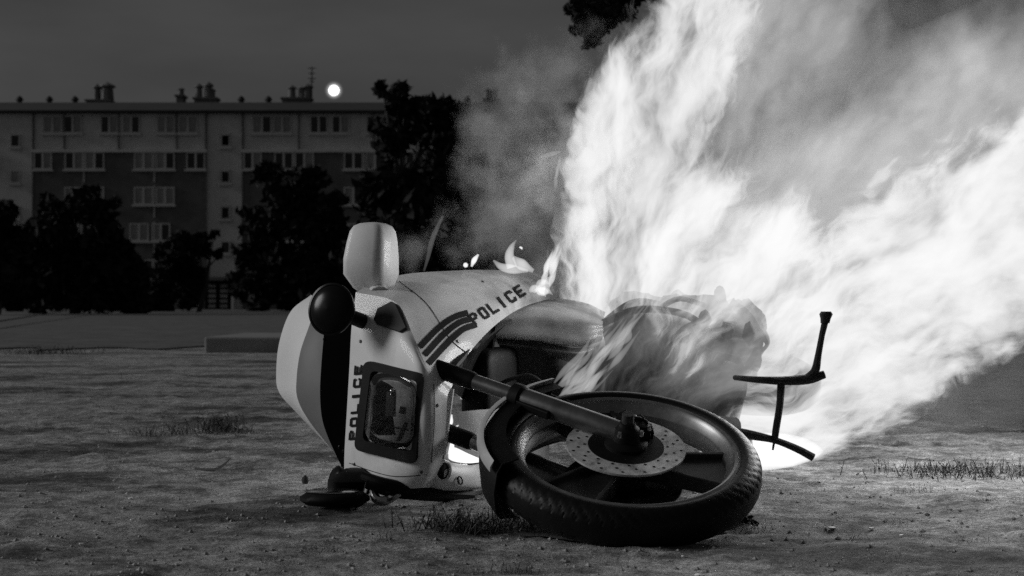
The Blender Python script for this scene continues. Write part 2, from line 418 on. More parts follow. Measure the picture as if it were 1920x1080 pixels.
# entrance under the stair tower
bbox(372, 452, 520, 526, -1.4, 0.0, 'entrance_canopy', M['chim'])
for u0, u1 in ((368, 381), (440, 445)): bbox(u0, u1, 526, 583, -1.4, -1.15, 'entrance_pillar', M['wall'])
bbox(386, 436, 528, 583, -0.25, -0.15, 'entrance_door', M['black'])
for u in (392, 414): 
    for k in range(5): bbox(u, u+14, 533 + k*9.5, 539 + k*9.5, -0.3, -0.26, 'door_light', M['curtain'])
def stack(u0, u1, v, pots):
    z0 = zt - .4; o = MB(); o.box((bx(u0), BY+4.6, z0), (bx(u1), BY+5.8, bz(v))); o.box((bx(u0)-.12, BY+4.5, bz(v)), (bx(u1)+.12, BY+5.9, bz(v)+.16))
    c = o.build('chimney', M['chim'], roof, smooth=None)
    for (u, r_, h) in pots:
        p = MB(); h *= 1.35; p.lathe([(r_*.8, 0), (r_, .05), (r_*.85, h*.7), (r_*1.25, h*.72), (r_*1.2, h*.8), (.03, h)], Matrix.Translation((bx(u), BY+5.2, bz(v)+.15)), 10); p.build('chimney_pot', M['chim'], roof)
ORG[roof.name] = ORG[bld.name]
stack(127, 172, 174, [(144, .32, 1.0), (164, .55, 1.1)])
stack(303, 316, 165, [(309, .26, .5)])
stack(338, 381, 170, [(344, .3, .9), (363, .35, 1.0), (372, .2, .6)])
stack(510, 565, 170, [(527, .32, .8), (548, .34, .8), (558, .4, .9)])
stack(905, 935, 172, [(912, .3, .7), (925, .3, .7)])
stack(-180, -140, 172, [(-170, .3, .8), (-150, .4, .9)])
for u in (0, 58, 108, 432, 485, 772, 822, 838, 873):
    p = MB(); p.lathe([(.22, -.3), (.22, .3), (.34, .31), (.2, .55), (.02, .68)], Matrix.Translation((bx(u), BY+4.2, zt)), 10); p.build('roof_vent', M['roof'], roof)
an = MB(); xx = bx(567); an.tube([(xx, BY+5, zt-.2), (xx, BY+5, bz(105))], .045, 6)
for v, l in ((108, .32), (118, .26), (128, .3), (134, .2)): an.box((xx-l, BY+4.97, bz(v)-.03), (xx+l, BY+5.03, bz(v)+.03))
an.build('aerial', M['black'], bld)

# ------------------------------------------------------------------ moon, with an added glowing shell painting its bloom
def emis(name, k):
    m = bpy.data.materials.new(name); m.use_nodes = True; nt = m.node_tree; nt.nodes.clear()
    o = nt.nodes.new('ShaderNodeOutputMaterial'); e = nt.nodes.new('ShaderNodeEmission'); e.inputs['Strength'].default_value = k
    nt.links.new(e.outputs[0], o.inputs['Surface']); m.cycles.emission_sampling = 'NONE'; return m
mm = MB(); MY = 600.0; mc = at(626, 169.5, MY); mr_ = 9.6 / F * MY
mm.lathe([(mr_ * math.sin(math.pi * k / 16), -mr_ * math.cos(math.pi * k / 16)) for k in range(17)], Matrix.Translation(mc), 32)
moon = tag(mm.build('moon', emis('moonlight', 3.0), smooth=0, loc=mc), 'small glowing white round moon just above the roof ridge', 'moon')
hm = bpy.data.materials.new('moon_glow_shell'); hm.use_nodes = True; ht = hm.node_tree; ht.nodes.clear()
o_ = ht.nodes.new('ShaderNodeOutputMaterial'); lw = ht.nodes.new('ShaderNodeLayerWeight'); iv = ht.nodes.new('ShaderNodeMath'); iv.operation = 'SUBTRACT'; iv.inputs[0].default_value = 1
pw = ht.nodes.new('ShaderNodeMath'); pw.operation = 'POWER'; pw.inputs[1].default_value = 6; ht.links.new(lw.outputs['Facing'], iv.inputs[1]); ht.links.new(iv.outputs[0], pw.inputs[0])
ks = ht.nodes.new('ShaderNodeMath'); ks.operation = 'MULTIPLY'; ks.inputs[1].default_value = .55; ht.links.new(pw.outputs[0], ks.inputs[0])
mx = ht.nodes.new('ShaderNodeMixShader'); tr = ht.nodes.new('ShaderNodeBsdfTransparent'); em = ht.nodes.new('ShaderNodeEmission')
ht.links.new(ks.outputs[0], mx.inputs[0]); ht.links.new(tr.outputs[0], mx.inputs[1]); ht.links.new(em.outputs[0], mx.inputs[2]); ht.links.new(mx.outputs[0], o_.inputs[0]); hm.cycles.emission_sampling = 'NONE'
mm = MB(); hr = mr_ * 2.0; mm.lathe([(hr * math.sin(math.pi * k / 20), -hr * math.cos(math.pi * k / 20)) for k in range(21)], Matrix.Translation(mc), 40)
mm.build('glow_shell', hm, moon, smooth=0)

# ------------------------------------------------------------------ trees
def leaves_into(m, c, rad, n, size, flat=0.85, shellk=0.55):
    P = rng.normal(size=(n, 3)); P /= np.linalg.norm(P, axis=1, keepdims=True)
    rr = (shellk + (1 - shellk) * rng.random(n)) ; rr *= np.where(rng.random(n) < .12, 1.18, 1)
    P = P * rr[:, None] * np.array([rad, rad, rad * flat]) + np.array(c)
    A = rng.normal(size=(n, 3)); A /= np.linalg.norm(A, axis=1, keepdims=True)
    B = rng.normal(size=(n, 3)); B -= A * (A * B).sum(1, keepdims=True); B /= np.linalg.norm(B, axis=1, keepdims=True)
    s1 = size * (.5 + rng.random(n))[:, None]; s2 = s1 * (.35 + .3 * rng.random(n))[:, None]
    V = np.stack([P - A*s1, P - B*s2, P + A*s1, P + B*s2], 1).reshape(-1, 3)
    k = len(m.v); m.v += [tuple(p) for p in V]; m.f += [(k+4*i, k+4*i+1, k+4*i+2, k+4*i+3) for i in range(n)]
def tree(name, label, ub, Y, lobes, n=7000, size=.28, tr=.22, group=None, limbs=True, cat='tree'):
    base = Vector(((ub - 960) / F * Y, Y, -.05)); e = empty(name, base); tag(e, label, cat, group)
    px = Y / F; tot = sum(r_**2 for *_, r_ in lobes); m = MB(); t = MB()
    cs = []
    for (u, v, r_) in lobes:
        c = at(u, v, Y + random.uniform(-.5, .5) * r_ * px); cs.append((c, r_ * px))
    topc = max(cs, key=lambda q: q[0].z)[0]
    tp = [base, base.lerp(topc, .35) + Vector((.1, 0, 0)), base.lerp(topc, .8)]
    t.tube(tp, [tr, tr*.75, tr*.3], 9, smooth=4)
    for c, r_ in cs:
        k = random.uniform(.3, .6); p0 = base.lerp(topc, k); mid = p0.lerp(c, .5) + Vector((0, 0, -.15 * r_))
        if limbs: t.tube([p0, mid, c, c + (c - p0).normalized() * r_ * .6], [tr*.4, tr*.28, tr*.16, tr*.05], 6, smooth=2)
        nn = int(n * r_ * r_ / (tot * px * px))
        # clumps inside each lobe leave gaps between them
        K = 14
        for q in range(K):
            d = rng.normal(size=3); d /= np.linalg.norm(d); cc = np.array(c) + d * r_ * (.45 + .42 * rng.random())
            leaves_into(m, cc, r_ * (.26 + .24 * rng.random()), max(6, nn // K), size, shellk=.25)
    t.build('trunk', M['bark'], e); m.build('crown', M['leaf'], e, smooth=None)
    return e
tree('broadleaf_tree', 'tall dark tree reaching above the roofline beside the smoke', 790, 62, [(742, 185, 34), (718, 168, 16), (760, 215, 40), (800, 225, 60), (845, 205, 28), (868, 225, 22), (715, 262, 38), (800, 320, 100), (856, 300, 44), (715, 345, 52), (760, 430, 105), (860, 400, 70), (700, 470, 66), (830, 500, 90), (750, 520, 80), (890, 450, 60)], 15000, .24, .28)
tree('broadleaf_tree', 'round dark tree with two humps right of the entrance', 560, 74, [(500, 335, 30), (588, 338, 34), (545, 380, 62), (610, 400, 46), (490, 410, 44), (545, 450, 90), (620, 470, 60), (480, 480, 46), (560, 530, 70), (625, 540, 40), (490, 540, 40)], 11000, .26, .24)
tree('broadleaf_tree', 'broad black tree hiding the lower left of the brick panel', 140, 66, [(110, 400, 46), (165, 375, 34), (195, 400, 36), (90, 440, 60), (150, 450, 74), (205, 470, 56), (60, 500, 66), (130, 520, 80), (215, 530, 50), (40, 540, 50), (95, 545, 50), (180, 550, 50), (240, 520, 46), (250, 560, 36)], 12000, .25, .26)
tree('broadleaf_tree', 'thin spreading tree in front of the pale stair wall', 372, 78, [(350, 470, 40), (335, 520, 44), (372, 455, 20), (318, 480, 26), (362, 520, 26), (300, 535, 34), (410, 478, 9), (402, 440, 8)], 6000, .22, .15)
tree('broadleaf_tree', 'dark tree cut off by the left edge', -10, 60, [(5, 410, 22), (-20, 440, 60), (20, 470, 40), (10, 520, 60), (-50, 480, 80)], 8000, .26, .25)
for i, (u, Y, lab) in enumerate(((30, 84, 'low black shrub at the left edge before the flats'), (270, 86, 'low black shrub under the broad tree'), (545, 88, 'low black shrub right of the entrance door'), (650, 84, 'low black shrub behind the white mirror housing'))):
    tree('shrub', lab, u, Y, [(u-80, 535, 38), (u-35, 525, 42), (u+10, 535, 40), (u+55, 528, 42), (u-55, 562, 28), (u, 562, 26), (u+40, 562, 28), (u+90, 545, 34)], 7500, .24, .1, 'dark shrubs along the foot of the flats', cat='shrub')
tree('leafy_tree', 'dark leafy branch hanging in at the top beside the flame', 1330, 13, [(1085, 20, 34), (1110, 55, 30), (1130, 15, 42), (1170, 5, 34), (1075, 5, 22), (1105, 78, 16), (1150, -60, 90), (1260, -120, 130), (1400, -150, 130), (1195, -15, 24), (1120, 35, 36), (1095, 40, 30), (1145, 25, 34)], 26000, .035, .025, limbs=False)
tree('bush', 'dark bush at the far right edge behind the smoke', 1960, 14, [(1925, 640, 36), (1960, 600, 46), (1990, 660, 50), (1930, 690, 24), (2040, 620, 60)], 3500, .06, .06, cat='bush')
tree('broadleaf_tree', 'large dark trees behind the fire on the right', 1850, 70, [(1700, 480, 90), (1800, 440, 90), (1900, 430, 100), (1780, 540, 80), (1900, 530, 90), (2000, 480, 100), (1650, 540, 60)], 8000, .3, .3)

# ------------------------------------------------------------------ low concrete slab on the left
m = MB(); a = gnd(383, 660); b = gnd(620, 660)
m.box((a.x, a.y, -.05), (b.x, a.y + 2.2, at(383, 632, a.y).z)); 
tag(m.build('concrete_slab', M['conc'], smooth=None, bevel=.02, loc=(a.x, a.y, 0)), 'long low pale concrete slab left of the windscreen', 'slab')

# ================================================================== MOTORCYCLE
bike = empty('police_motorcycle', gnd(1050, 930))
tag(bike, 'white police motorcycle lying on its side and burning', 'motorcycle')
P_ = at
# --- fairing nose and side
nose = [
 [P_(645,888,3.74), P_(690,908,3.67), P_(735,918,3.61), P_(785,915,3.58), P_(806,914,3.62)],
 [P_(646,845,3.73), P_(695,860,3.65), P_(742,870,3.57), P_(794,872,3.52), P_(828,866,3.57)],
 [P_(650,775,3.72), P_(700,785,3.63), P_(750,790,3.54), P_(799,792,3.48), P_(836,795,3.54)],
 [P_(655,690,3.71), P_(708,695,3.62), P_(755,705,3.53), P_(799,722,3.48), P_(838,750,3.54)],
 [P_(659,615,3.71), P_(716,625,3.62), P_(764,650,3.53), P_(800,698,3.49), P_(842,734,3.56)],
 [P_(667,548,3.73), P_(742,567,3.63), P_(775,630,3.55), P_(802,690,3.50), P_(846,728,3.57)]]
side = [
 nose[-1],
 [P_(705,530,3.84), P_(770,552,3.74), P_(800,605,3.64), P_(826,655,3.60), P_(864,684,3.66)],
 [P_(760,514,4.00), P_(815,538,3.88), P_(838,580,3.78), P_(868,616,3.74), P_(898,640,3.78)],
 [P_(840,508,4.22), P_(880,528,4.10), P_(898,556,4.02), P_(918,582,3.98), P_(938,602,4.02)],
 [P_(920,506,4.44), P_(950,522,4.34), P_(962,542,4.27), P_(975,559,4.25), P_(985,574,4.28)],
 [P_(1020,512,4.68), P_(1030,524,4.60), P_(1036,536,4.55), P_(1040,546,4.53), P_(1046,556,4.56)]]
gn, gs = patch(nose, 8), patch(side, 8)
nose_o = shell(gn, .006).build('nose_fairing', M['white'], bike, smooth=50)
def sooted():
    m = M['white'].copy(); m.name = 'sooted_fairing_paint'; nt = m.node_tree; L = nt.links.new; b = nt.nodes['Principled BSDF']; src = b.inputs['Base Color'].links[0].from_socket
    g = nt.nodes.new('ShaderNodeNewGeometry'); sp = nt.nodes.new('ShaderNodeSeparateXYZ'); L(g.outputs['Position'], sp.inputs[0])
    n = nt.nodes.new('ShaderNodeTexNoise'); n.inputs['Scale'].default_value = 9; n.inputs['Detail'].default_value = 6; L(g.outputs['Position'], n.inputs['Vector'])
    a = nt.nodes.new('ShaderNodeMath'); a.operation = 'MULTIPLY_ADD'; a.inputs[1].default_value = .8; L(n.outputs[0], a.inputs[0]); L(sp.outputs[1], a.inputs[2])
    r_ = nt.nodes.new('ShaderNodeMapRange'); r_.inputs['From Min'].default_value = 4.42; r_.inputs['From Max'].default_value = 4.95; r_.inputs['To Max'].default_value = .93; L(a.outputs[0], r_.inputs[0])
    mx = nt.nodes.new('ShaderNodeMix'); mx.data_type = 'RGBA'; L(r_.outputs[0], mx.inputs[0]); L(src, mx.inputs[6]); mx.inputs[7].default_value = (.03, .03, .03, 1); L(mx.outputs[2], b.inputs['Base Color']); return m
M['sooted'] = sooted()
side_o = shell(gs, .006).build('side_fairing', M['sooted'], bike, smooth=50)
SF, NF = Surf(gs), Surf(gn)
# belly panel by the ground with its round opening
belly = [
 [P_(829,862,3.60), P_(850,868,3.66), P_(885,872,3.76), P_(925,862,3.92), P_(1000,850,4.1)],
 [P_(812,885,3.60), P_(845,888,3.63), P_(885,892,3.74), P_(925,886,3.88), P_(1000,880,4.05)],
 [P_(803,908,3.63), P_(840,910,3.64), P_(885,912,3.75), P_(925,908,3.88), P_(1000,905,4.05)],
 [P_(806,918,3.68), P_(840,920,3.70), P_(885,920,3.80), P_(925,916,3.92), P_(1000,912,4.1)]]
gb = patch(belly, 8); shell(gb, .006).build('belly_fairing', M['white'], bike, smooth=50)
BF = Surf(gb)
# raised oval ring and dark duct in the belly panel
def ring_on(surf, cu, cv, ru, rv, rot, rad, n=28, off=.004):
    pts = []
    for k in range(n + 1):
        a = 2*math.pi*k/n; x, y = ru*math.cos(a), rv*math.sin(a)
        pts.append(surf.hit(cu + x*math.cos(rot) - y*math.sin(rot), cv + x*math.sin(rot) + y*math.cos(rot), off))
    return pts
m = MB(); m.tube(ring_on(BF, 828, 880, 14, 20, R(-8), .004), .0045, 8); m.build('duct_ring', M['white'], bike)
m = MB(); pr = ring_on(BF, 828, 880, 12, 18, R(-8), .004, 28, .0025)[:-1]; m.add(pr, [tuple(range(28))]); m.build('duct_opening', M['black'], bike, smooth=None)
m = MB(); m.tube(ring_on(BF, 860, 900, 4, 7, R(-20), .003, 14), .002, 6); m.build('fastener', M['print_'], bike)
# lower crash bar lying under the belly
m = MB(); m.tube([P_(800,908,3.7), P_(835,920,3.72), P_(880,921,3.8), P_(925,915,3.95), P_(980,900,4.15)], .011, 10, smooth=4); m.build('crash_bar', M['chrome'], bike)
# --- inner rim of the fairing opening, with the black slot
m = MB(); m.tube([P_(846,730,3.60), P_(838,790,3.57), P_(832,850,3.6)], .008, 8, smooth=4); m.build('opening_edge', M['white'], bike)
inner = [[P_(846,734,3.60), P_(875,690,3.78), P_(910,640,3.95), P_(960,600,4.2)],
         [P_(860,742,3.85), P_(882,698,3.98), P_(912,648,4.12), P_(962,598,4.35)],
         [P_(868,750,4.1), P_(888,706,4.2), P_(917,655,4.3), P_(966,600,4.5)]]
shell(patch(inner, 6), .005).build('fairing_liner', M['black'], bike)
m = MB(); m.tube([P_(838,708,3.55), P_(850,690,3.6), P_(866,672,3.67), P_(880,655,3.72)], [.002,.010,.010,.002], 8, smooth=3); m.build('vent_slot', M['black'], bike)
# right-hand inner side near the ground, seen from inside
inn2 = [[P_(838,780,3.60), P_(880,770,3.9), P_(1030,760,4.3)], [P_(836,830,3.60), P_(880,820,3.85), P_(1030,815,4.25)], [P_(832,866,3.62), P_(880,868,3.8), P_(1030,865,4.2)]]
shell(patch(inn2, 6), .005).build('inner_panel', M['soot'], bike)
# --- prints
for pts in ([(787,651),(820,617),(850,596),(877,587)], [(796,666),(828,631),(858,607),(884,598)], [(803,682),(836,646),(866,619),(893,609)]):
    m = MB(); SF.stroke(m, pts, 11.3); m.build('stripe', M['print_'], side_o, smooth=0)
lettering(SF, side_o, 'POLICE', (891, 611), (16.8, -10.2), (-15, -19))
lettering(NF, nose_o, 'POLICE', (669, 824), (2.0, -24.4), (-14.5, 1.5), .74)
m = MB(); SF.stroke(m, [(748,528),(800,570),(842,634),(872,660)], 1.3, .0012); m.build('panel_seam', M['print_'], bike, smooth=0)
m = MB(); NF.stroke(m, [(655,868),(700,884),(742,893),(800,890)], 1.3, .0012); NF.stroke(m, [(812,700),(814,780),(808,868)], 1.2, .0012); m.build('panel_seam', M['print_'], bike, smooth=0)
for sf, u, v in ((SF,772,546),(SF,858,640),(NF,664,870),(NF,790,885),(NF,820,760),(NF,676,640),(SF,905,528)):
    m = MB(); c = sf.hit(u, v, 0); n_ = (sf.hit(u, v, .01) - c).normalized(); m.lathe([(.0045,0),(.0045,.002),(.003,.003),(0,.003)], Matrix.Translation(c) @ n_.to_track_quat('Z','Y').to_matrix().to_4x4(), 10); m.build('screw', M['fork'], bike)
# --- small dark indicator lens on the nose corner
m = MB(); poly = [(704,600),(711,580),(738,566),(745,571),(764,617),(752,624),(710,609)]
top_ = [NF.hit(u, v, .008) for u, v in poly]; bot = [NF.hit(735+(u-735)*1.06, 595+(v-595)*1.06, .0015) for u, v in poly]
m.loft([bot, top_]); m.build('indicator_lens', M['amber'], bike, smooth=20, bevel=.003)
# --- headlight
hl = empty('headlight', NF.hit(735, 770), bike)
def rrect(corners, rad, off, surf=NF, n=5):
    c = [np.array(p, float) for p in corners]; pts = []
    for i in range(4):
        p, a, b = c[i], c[i-1], c[(i+1) % 4]; da = (a-p)/np.linalg.norm(a-p); db = (b-p)/np.linalg.norm(b-p)
        for k in range(n):
            t = k/(n-1); q = (p+da*rad)*(1-t)**2 + p*2*t*(1-t) + (p+db*rad)*t*t
            pts.append(surf.hit(q[0], q[1], off))
    return pts
oc = [(689,675),(796,701),(783,869),(670,843)]; ic = [(702,694),(788,714),(777,846),(686,825)]
m = MB(); m.loft([rrect(oc, 14, .0), rrect(oc, 14, .010), rrect([(p[0]*.96+q[0]*.04, p[1]*.96+q[1]*.04) for p, q in zip(oc, ic)], 14, .013), rrect(ic, 12, .012), rrect(ic, 12, .002)], cap=False)
m.build('bezel', M['black'], hl, smooth=40)
m = MB(); m.add(rrect(oc, 12, .0015), [tuple(range(20))]); m.build('backing', mat('reflector_back', .05, .4, .3, var=.6, scale=40), hl, smooth=None)
# reflector bowl built as concentric rings, then the bulb shield
m = MB(); rings = []
for k, (sc, of) in enumerate(((1.0, .0075), (.97, .0085), (.93, .0075), (.8, .0050), (.6, .0034), (.35, .0026), (.1, .0022))):
    cen = np.array((737, 772.)); rings.append(rrect([tuple(cen + (np.array(p) - cen) * sc) for p in ((708,704),(782,722),(771,836),(692,816))], 30*sc, of, n=9))
m.loft(rings); m.build('reflector', mat('lamp_reflector', .6, .45, .1, var=.6, scale=22, rvar=.15, bump=.2, bscale=20), hl, smooth=60)
m = MB(); NF.stroke(m, [(704,742),(707,722),(722,711),(750,712),(772,724)], 4, .0092); m.build('reflector_rib', M['fork'], hl, smooth=0)
m = MB(); NF.stroke(m, [(737,735),(736,755),(735,780)], 15, .0075); NF.stroke(m, [(760,762),(757,775)], 10, .0076); NF.stroke(m, [(745,838),(756,815),(766,792)], 7, .0078); m.build('bulb_shield', M['steel'], hl, smooth=0)
m = MB(); c0 = NF.hit(741, 733, .0085)
for dx_, dz_, r_ in ((0,0,.0065), (.008,.004,.0035), (-.002,-.009,.0035)): m.lathe([(r_*math.sin(math.pi*k/8), -r_*math.cos(math.pi*k/8)) for k in range(9)], Matrix.Translation(c0 + Vector((dx_,0,dz_))), 12)
m.build('bulb', M['chrome'], hl, smooth=0)
m = MB(); NF.stroke(m, [(697,790),(720,796),(772,806)], 2.5, .0077); m.build('reflector_seam', M['black'], hl, smooth=0)
gl = bpy.data.materials.new('lamp_glass'); gl.use_nodes = True; gt = gl.node_tree; gt.nodes.clear()
o_ = gt.nodes.new('ShaderNodeOutputMaterial'); mx = gt.nodes.new('ShaderNodeMixShader'); tr = gt.nodes.new('ShaderNodeBsdfTransparent'); gg = gt.nodes.new('ShaderNodeBsdfGlossy'); fr = gt.nodes.new('ShaderNodeFresnel')
tr.inputs[0].default_value = (.93, .93, .93, 1); gg.inputs['Roughness'].default_value = .04
gt.links.new(fr.outputs[0], mx.inputs[0]); gt.links.new(tr.outputs[0], mx.inputs[1]); gt.links.new(gg.outputs[0], mx.inputs[2]); gt.links.new(mx.outputs[0], o_.inputs[0])
m = MB(); cen = np.array((737, 770.)); m.loft([rrect([tuple(cen + (np.array(p) - cen) * s_) for p in ic], 34*s_, of, n=9) for s_, of in ((1.01, .0095), (.95, .0105), (.85, .0115), (.65, .0122), (.4, .0128), (.15, .013))]); m.build('lens', gl, hl, smooth=60)
# --- windscreen
edge_v = lambda pts: [P_(*p) for p in pts]
scr = [
 edge_v([(583,553,4.06),(597,560,3.95),(612,575,3.86),(640,580,3.80),(662,590,3.76)]),
 edge_v([(545,584,4.10),(580,610,3.93),(606,640,3.84),(632,640,3.79),(658,640,3.75)]),
 edge_v([(524,640,4.12),(563,660,3.92),(602,690,3.83),(630,690,3.78),(655,700,3.74)]),
 edge_v([(518,695,4.12),(556,710,3.91),(600,735,3.82),(626,740,3.78),(650,760,3.74)]),
 edge_v([(523,735,4.08),(558,748,3.90),(603,780,3.81),(624,795,3.78),(646,815,3.75)]),
 edge_v([(560,778,3.98),(580,790,3.87),(613,815,3.80),(628,835,3.78),(644,855,3.75)]),
 edge_v([(622,843,3.86),(626,848,3.83),(632,858,3.80),(637,868,3.79),(643,882,3.77)])]
gsx = patch(scr, 8); nb = gsx.shape[1]
shell(gsx[:, :9], .005).build('windscreen', mat('sky_white_screen', .80, .22, var=.05, scale=6, coat=.3), bike, smooth=60)  # sky sheen on the screen painted in as white
shell(gsx[:, 8:17], .0045).build('windscreen_base', mat('grey_screen', .14, .5, var=.15, scale=6, spec=.2), bike, smooth=60)
shell(gsx[:, 16:], .008).build('screen_dark_band', mat('interior_shade_black', .003, 1.0, spec=0.0), bike, smooth=60)  # dark interior seen through the screen, painted as a black band
for u, v in ((637,838),(633,862),(609,636)):
    m = MB(); c = Surf(gsx).hit(u, v, .0); n_ = (Surf(gsx).hit(u, v, .01) - c).normalized(); m.lathe([(.005,0),(.005,.003),(.002,.005),(0,.005)], Matrix.Translation(c) @ n_.to_track_quat('Z','Y').to_matrix().to_4x4(), 10); m.build('screw', M['gloss'], bike)
# --- mirror housing standing up from the fairing
def mring(cu, cv, hw, hd, Y, rot, n=24, e=3.2):
    c = P_(cu, cv, Y); px = Y / F; pts = []
    for k in range(n):
        a = 2*math.pi*k/n; x = hw*px*math.copysign(abs(math.cos(a))**(2/e), math.cos(a)); y = hd*px*math.copysign(abs(math.sin(a))**(2/e), math.sin(a))
        pts.append(c + Vector((x*math.cos(rot) - y*math.sin(rot), x*math.sin(rot) + y*math.cos(rot), 0)))
    return pts
m = MB(); YM = 3.82; rt = R(-24)
m.loft([mring(704,556,18,14,YM,rt), mring(700,540,33,30,YM,rt,24,4), mring(696,514,43,44,YM,rt,24,5), mring(696,485,43,44,YM,rt,24,5), mring(698,455,40,40,YM,rt,24,5), mring(699,434,36,36,YM,rt,24,5), mring(699,424,31,31,YM,rt,24,4), mring(699,419,22,22,YM,rt), mring(699,417,8,8,YM,rt)])
mh = m.build('mirror_housing', M['white'], bike, smooth=60)
MT = BVHTree.FromPolygons([v.co + mh.matrix_basis.translation for v in mh.data.vertices], [tuple(p.vertices) for p in mh.data.polygons])
def mhit(u, v):
    h = MT.ray_cast(CAM, ray(u, v).normalized()); return h[0] if h[0] is not None else P_(u, v, YM - .04)
m = MB(); m.tube([P_(704,548,YM), P_(712,560,3.76)], [.03,.034], 14); m.build('mirror_base', M['white'], bike)
# --- round dark lamps on the fairing shoulders
def round_lamp(name, c, axis, r_, stem_to, parts_parent):
    e = empty(name, c, parts_parent); Mx = Matrix.Translation(c) @ Vector(axis).normalized().to_track_quat('Z', 'Y').to_matrix().to_4x4()
    m = MB(); m.lathe([(0,-r_*.75),(r_*.45,-r_*.7),(r_*.8,-r_*.42),(r_*.97,-.06*r_),(r_*.97,.02*r_)], Mx, 36); m.build('lamp_shell', M['black'], e, smooth=50)
    m = MB(); m.lathe([(r_*.955,-.02*r_),(r_*1.02,-.02*r_),(r_*1.03,.07*r_),(r_*.95,.09*r_)], Mx, 48, closed=True); m.build('lamp_rim', M['gloss'], e, smooth=50)
    m = MB(); m.lathe([(r_*.95,.05*r_),(r_*.85,.15*r_),(r_*.6,.25*r_),(r_*.3,.31*r_),(0,.33*r_)], Mx, 40); m.build('lamp_lens', M['gloss'], e, smooth=60)
    m = MB(); m.tube([c, Vector(c).lerp(Vector(stem_to), .6), stem_to], [r_*.35, r_*.28, r_*.3], 12); m.build('lamp_stem', M['black'], e)
round_lamp('flashing_lamp', P_(622,580,3.62), (-.42,-.88,.12), .066, P_(684,604,3.69), bike)
# lower lamp, crushed against the ground, with cooling-fin ribs
e2 = empty('crushed_lamp', P_(650,900,3.66), bike)
for k in range(4):
    m = MB(); c = P_(630 + k*15, 893 + k*9, 3.68 - k*.012); Mx = Matrix.Translation(c) @ Vector((-.8,-.5,.42)).to_track_quat('Z','Y').to_matrix().to_4x4()
    rr = .028 + .006*k; m.lathe([(0,-.008),(rr*.8,-.008),(rr,-.004),(rr,.004),(rr*.8,.008),(0,.008)], Mx, 24); m.build('lamp_rib', M['gloss'], e2, smooth=50)
m = MB(); m.loft([mring(650,915,36,30,3.66,.2), mring(655,900,40,34,3.66,.2), mring(665,884,30,28,3.68,.2), mring(668,878,14,14,3.68,.2)]); m.build('lamp_body', M['black'], e2, smooth=50)
# mirror glass housing lying flat on the dirt
e3 = empty('fallen_mirror', gnd(625, 950), bike)
def disc(c, rx, ry, z0, z1, n=36, k=.82, dome=.0):
    m = MB(); r0 = []
    for (s_, z) in ((k, z0), (1, z0+(z1-z0)*.35), (1, z0+(z1-z0)*.65), (k, z1), (.6, z1+dome*.6), (.15, z1+dome)):
        r0.append([Vector((c.x + rx*s_*math.cos(2*math.pi*q/n), c.y + ry*s_*math.sin(2*math.pi*q/n), z + .05*(2*q/n-1)*0)) for q in range(n)])
    m.loft(r0); return m
cm = P_(628, 944, 3.58); disc(cm, .088, .06, .004, .034, dome=.004).build('mirror_shell', M['black'], e3, smooth=50)
disc(Vector((cm.x - .006, cm.y - .002, 0)), .066, .042, .034, .041).build('mirror_glass', M['chrome'], e3, smooth=50)
m = MB(); m.tube([P_(698,905,3.62), P_(705,935,3.58), P_(725,938,3.57), P_(762,916,3.62)], [.010,.012,.012,.008], 10, smooth=4); m.build('mirror_arm', M['chrome'], bike)
m = MB(); m.tube([P_(680,892,3.6), P_(720,906,3.58), P_(775,915,3.6), P_(800,900,3.62)], [.012,.014,.014,.01], 10, smooth=3); m.build('front_bar', M['black'], bike)
m = MB(); m.tube([P_(690,902,3.6), P_(735,918,3.6), P_(800,925,3.66), P_(880,930,3.8)], .02, 10, smooth=3); m.build('bumper', M['black'], bike)
# --- tank and lower cover in the middle
def blk(rows, n=6): return patch(rows, n)
tank = [[P_(905,562,4.50), P_(1000,556,4.56), P_(1090,566,4.62), P_(1135,585,4.66)],
        [P_(915,574,4.30), P_(1000,572,4.34), P_(1090,585,4.40), P_(1132,598,4.46)],
        [P_(926,592,4.21), P_(1000,591,4.25), P_(1090,602,4.31), P_(1130,608,4.37)],
        [P_(928,612,4.19), P_(1000,612,4.23), P_(1089,622,4.29), P_(1131,618,4.36)],
        [P_(930,630,4.18), P_(1000,634,4.22), P_(1088,644,4.28), P_(1130,634,4.35)],
        [P_(938,636,4.24), P_(1000,641,4.28), P_(1084,651,4.34), P_(1126,640,4.42)]]
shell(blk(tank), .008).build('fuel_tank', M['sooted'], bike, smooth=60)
lowc = [[P_(932,632,4.24), P_(1000,640,4.27), P_(1080,652,4.33), P_(1118,645,4.4)],
        [P_(935,645,4.21), P_(1000,652,4.24), P_(1078,664,4.30), P_(1112,662,4.38)],
        [P_(940,660,4.25), P_(1000,660,4.29), P_(1070,680,4.36), P_(1104,690,4.44)]]
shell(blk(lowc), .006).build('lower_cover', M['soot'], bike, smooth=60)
m = MB(); m.loft([mring(926, 588, 5, 14, 4.2, 0), mring(922, 640, 6, 16, 4.2, 0), mring(914, 700, 8, 16, 4.2, 0)]); m.build('cover_bracket', M['black'], bike, smooth=50)
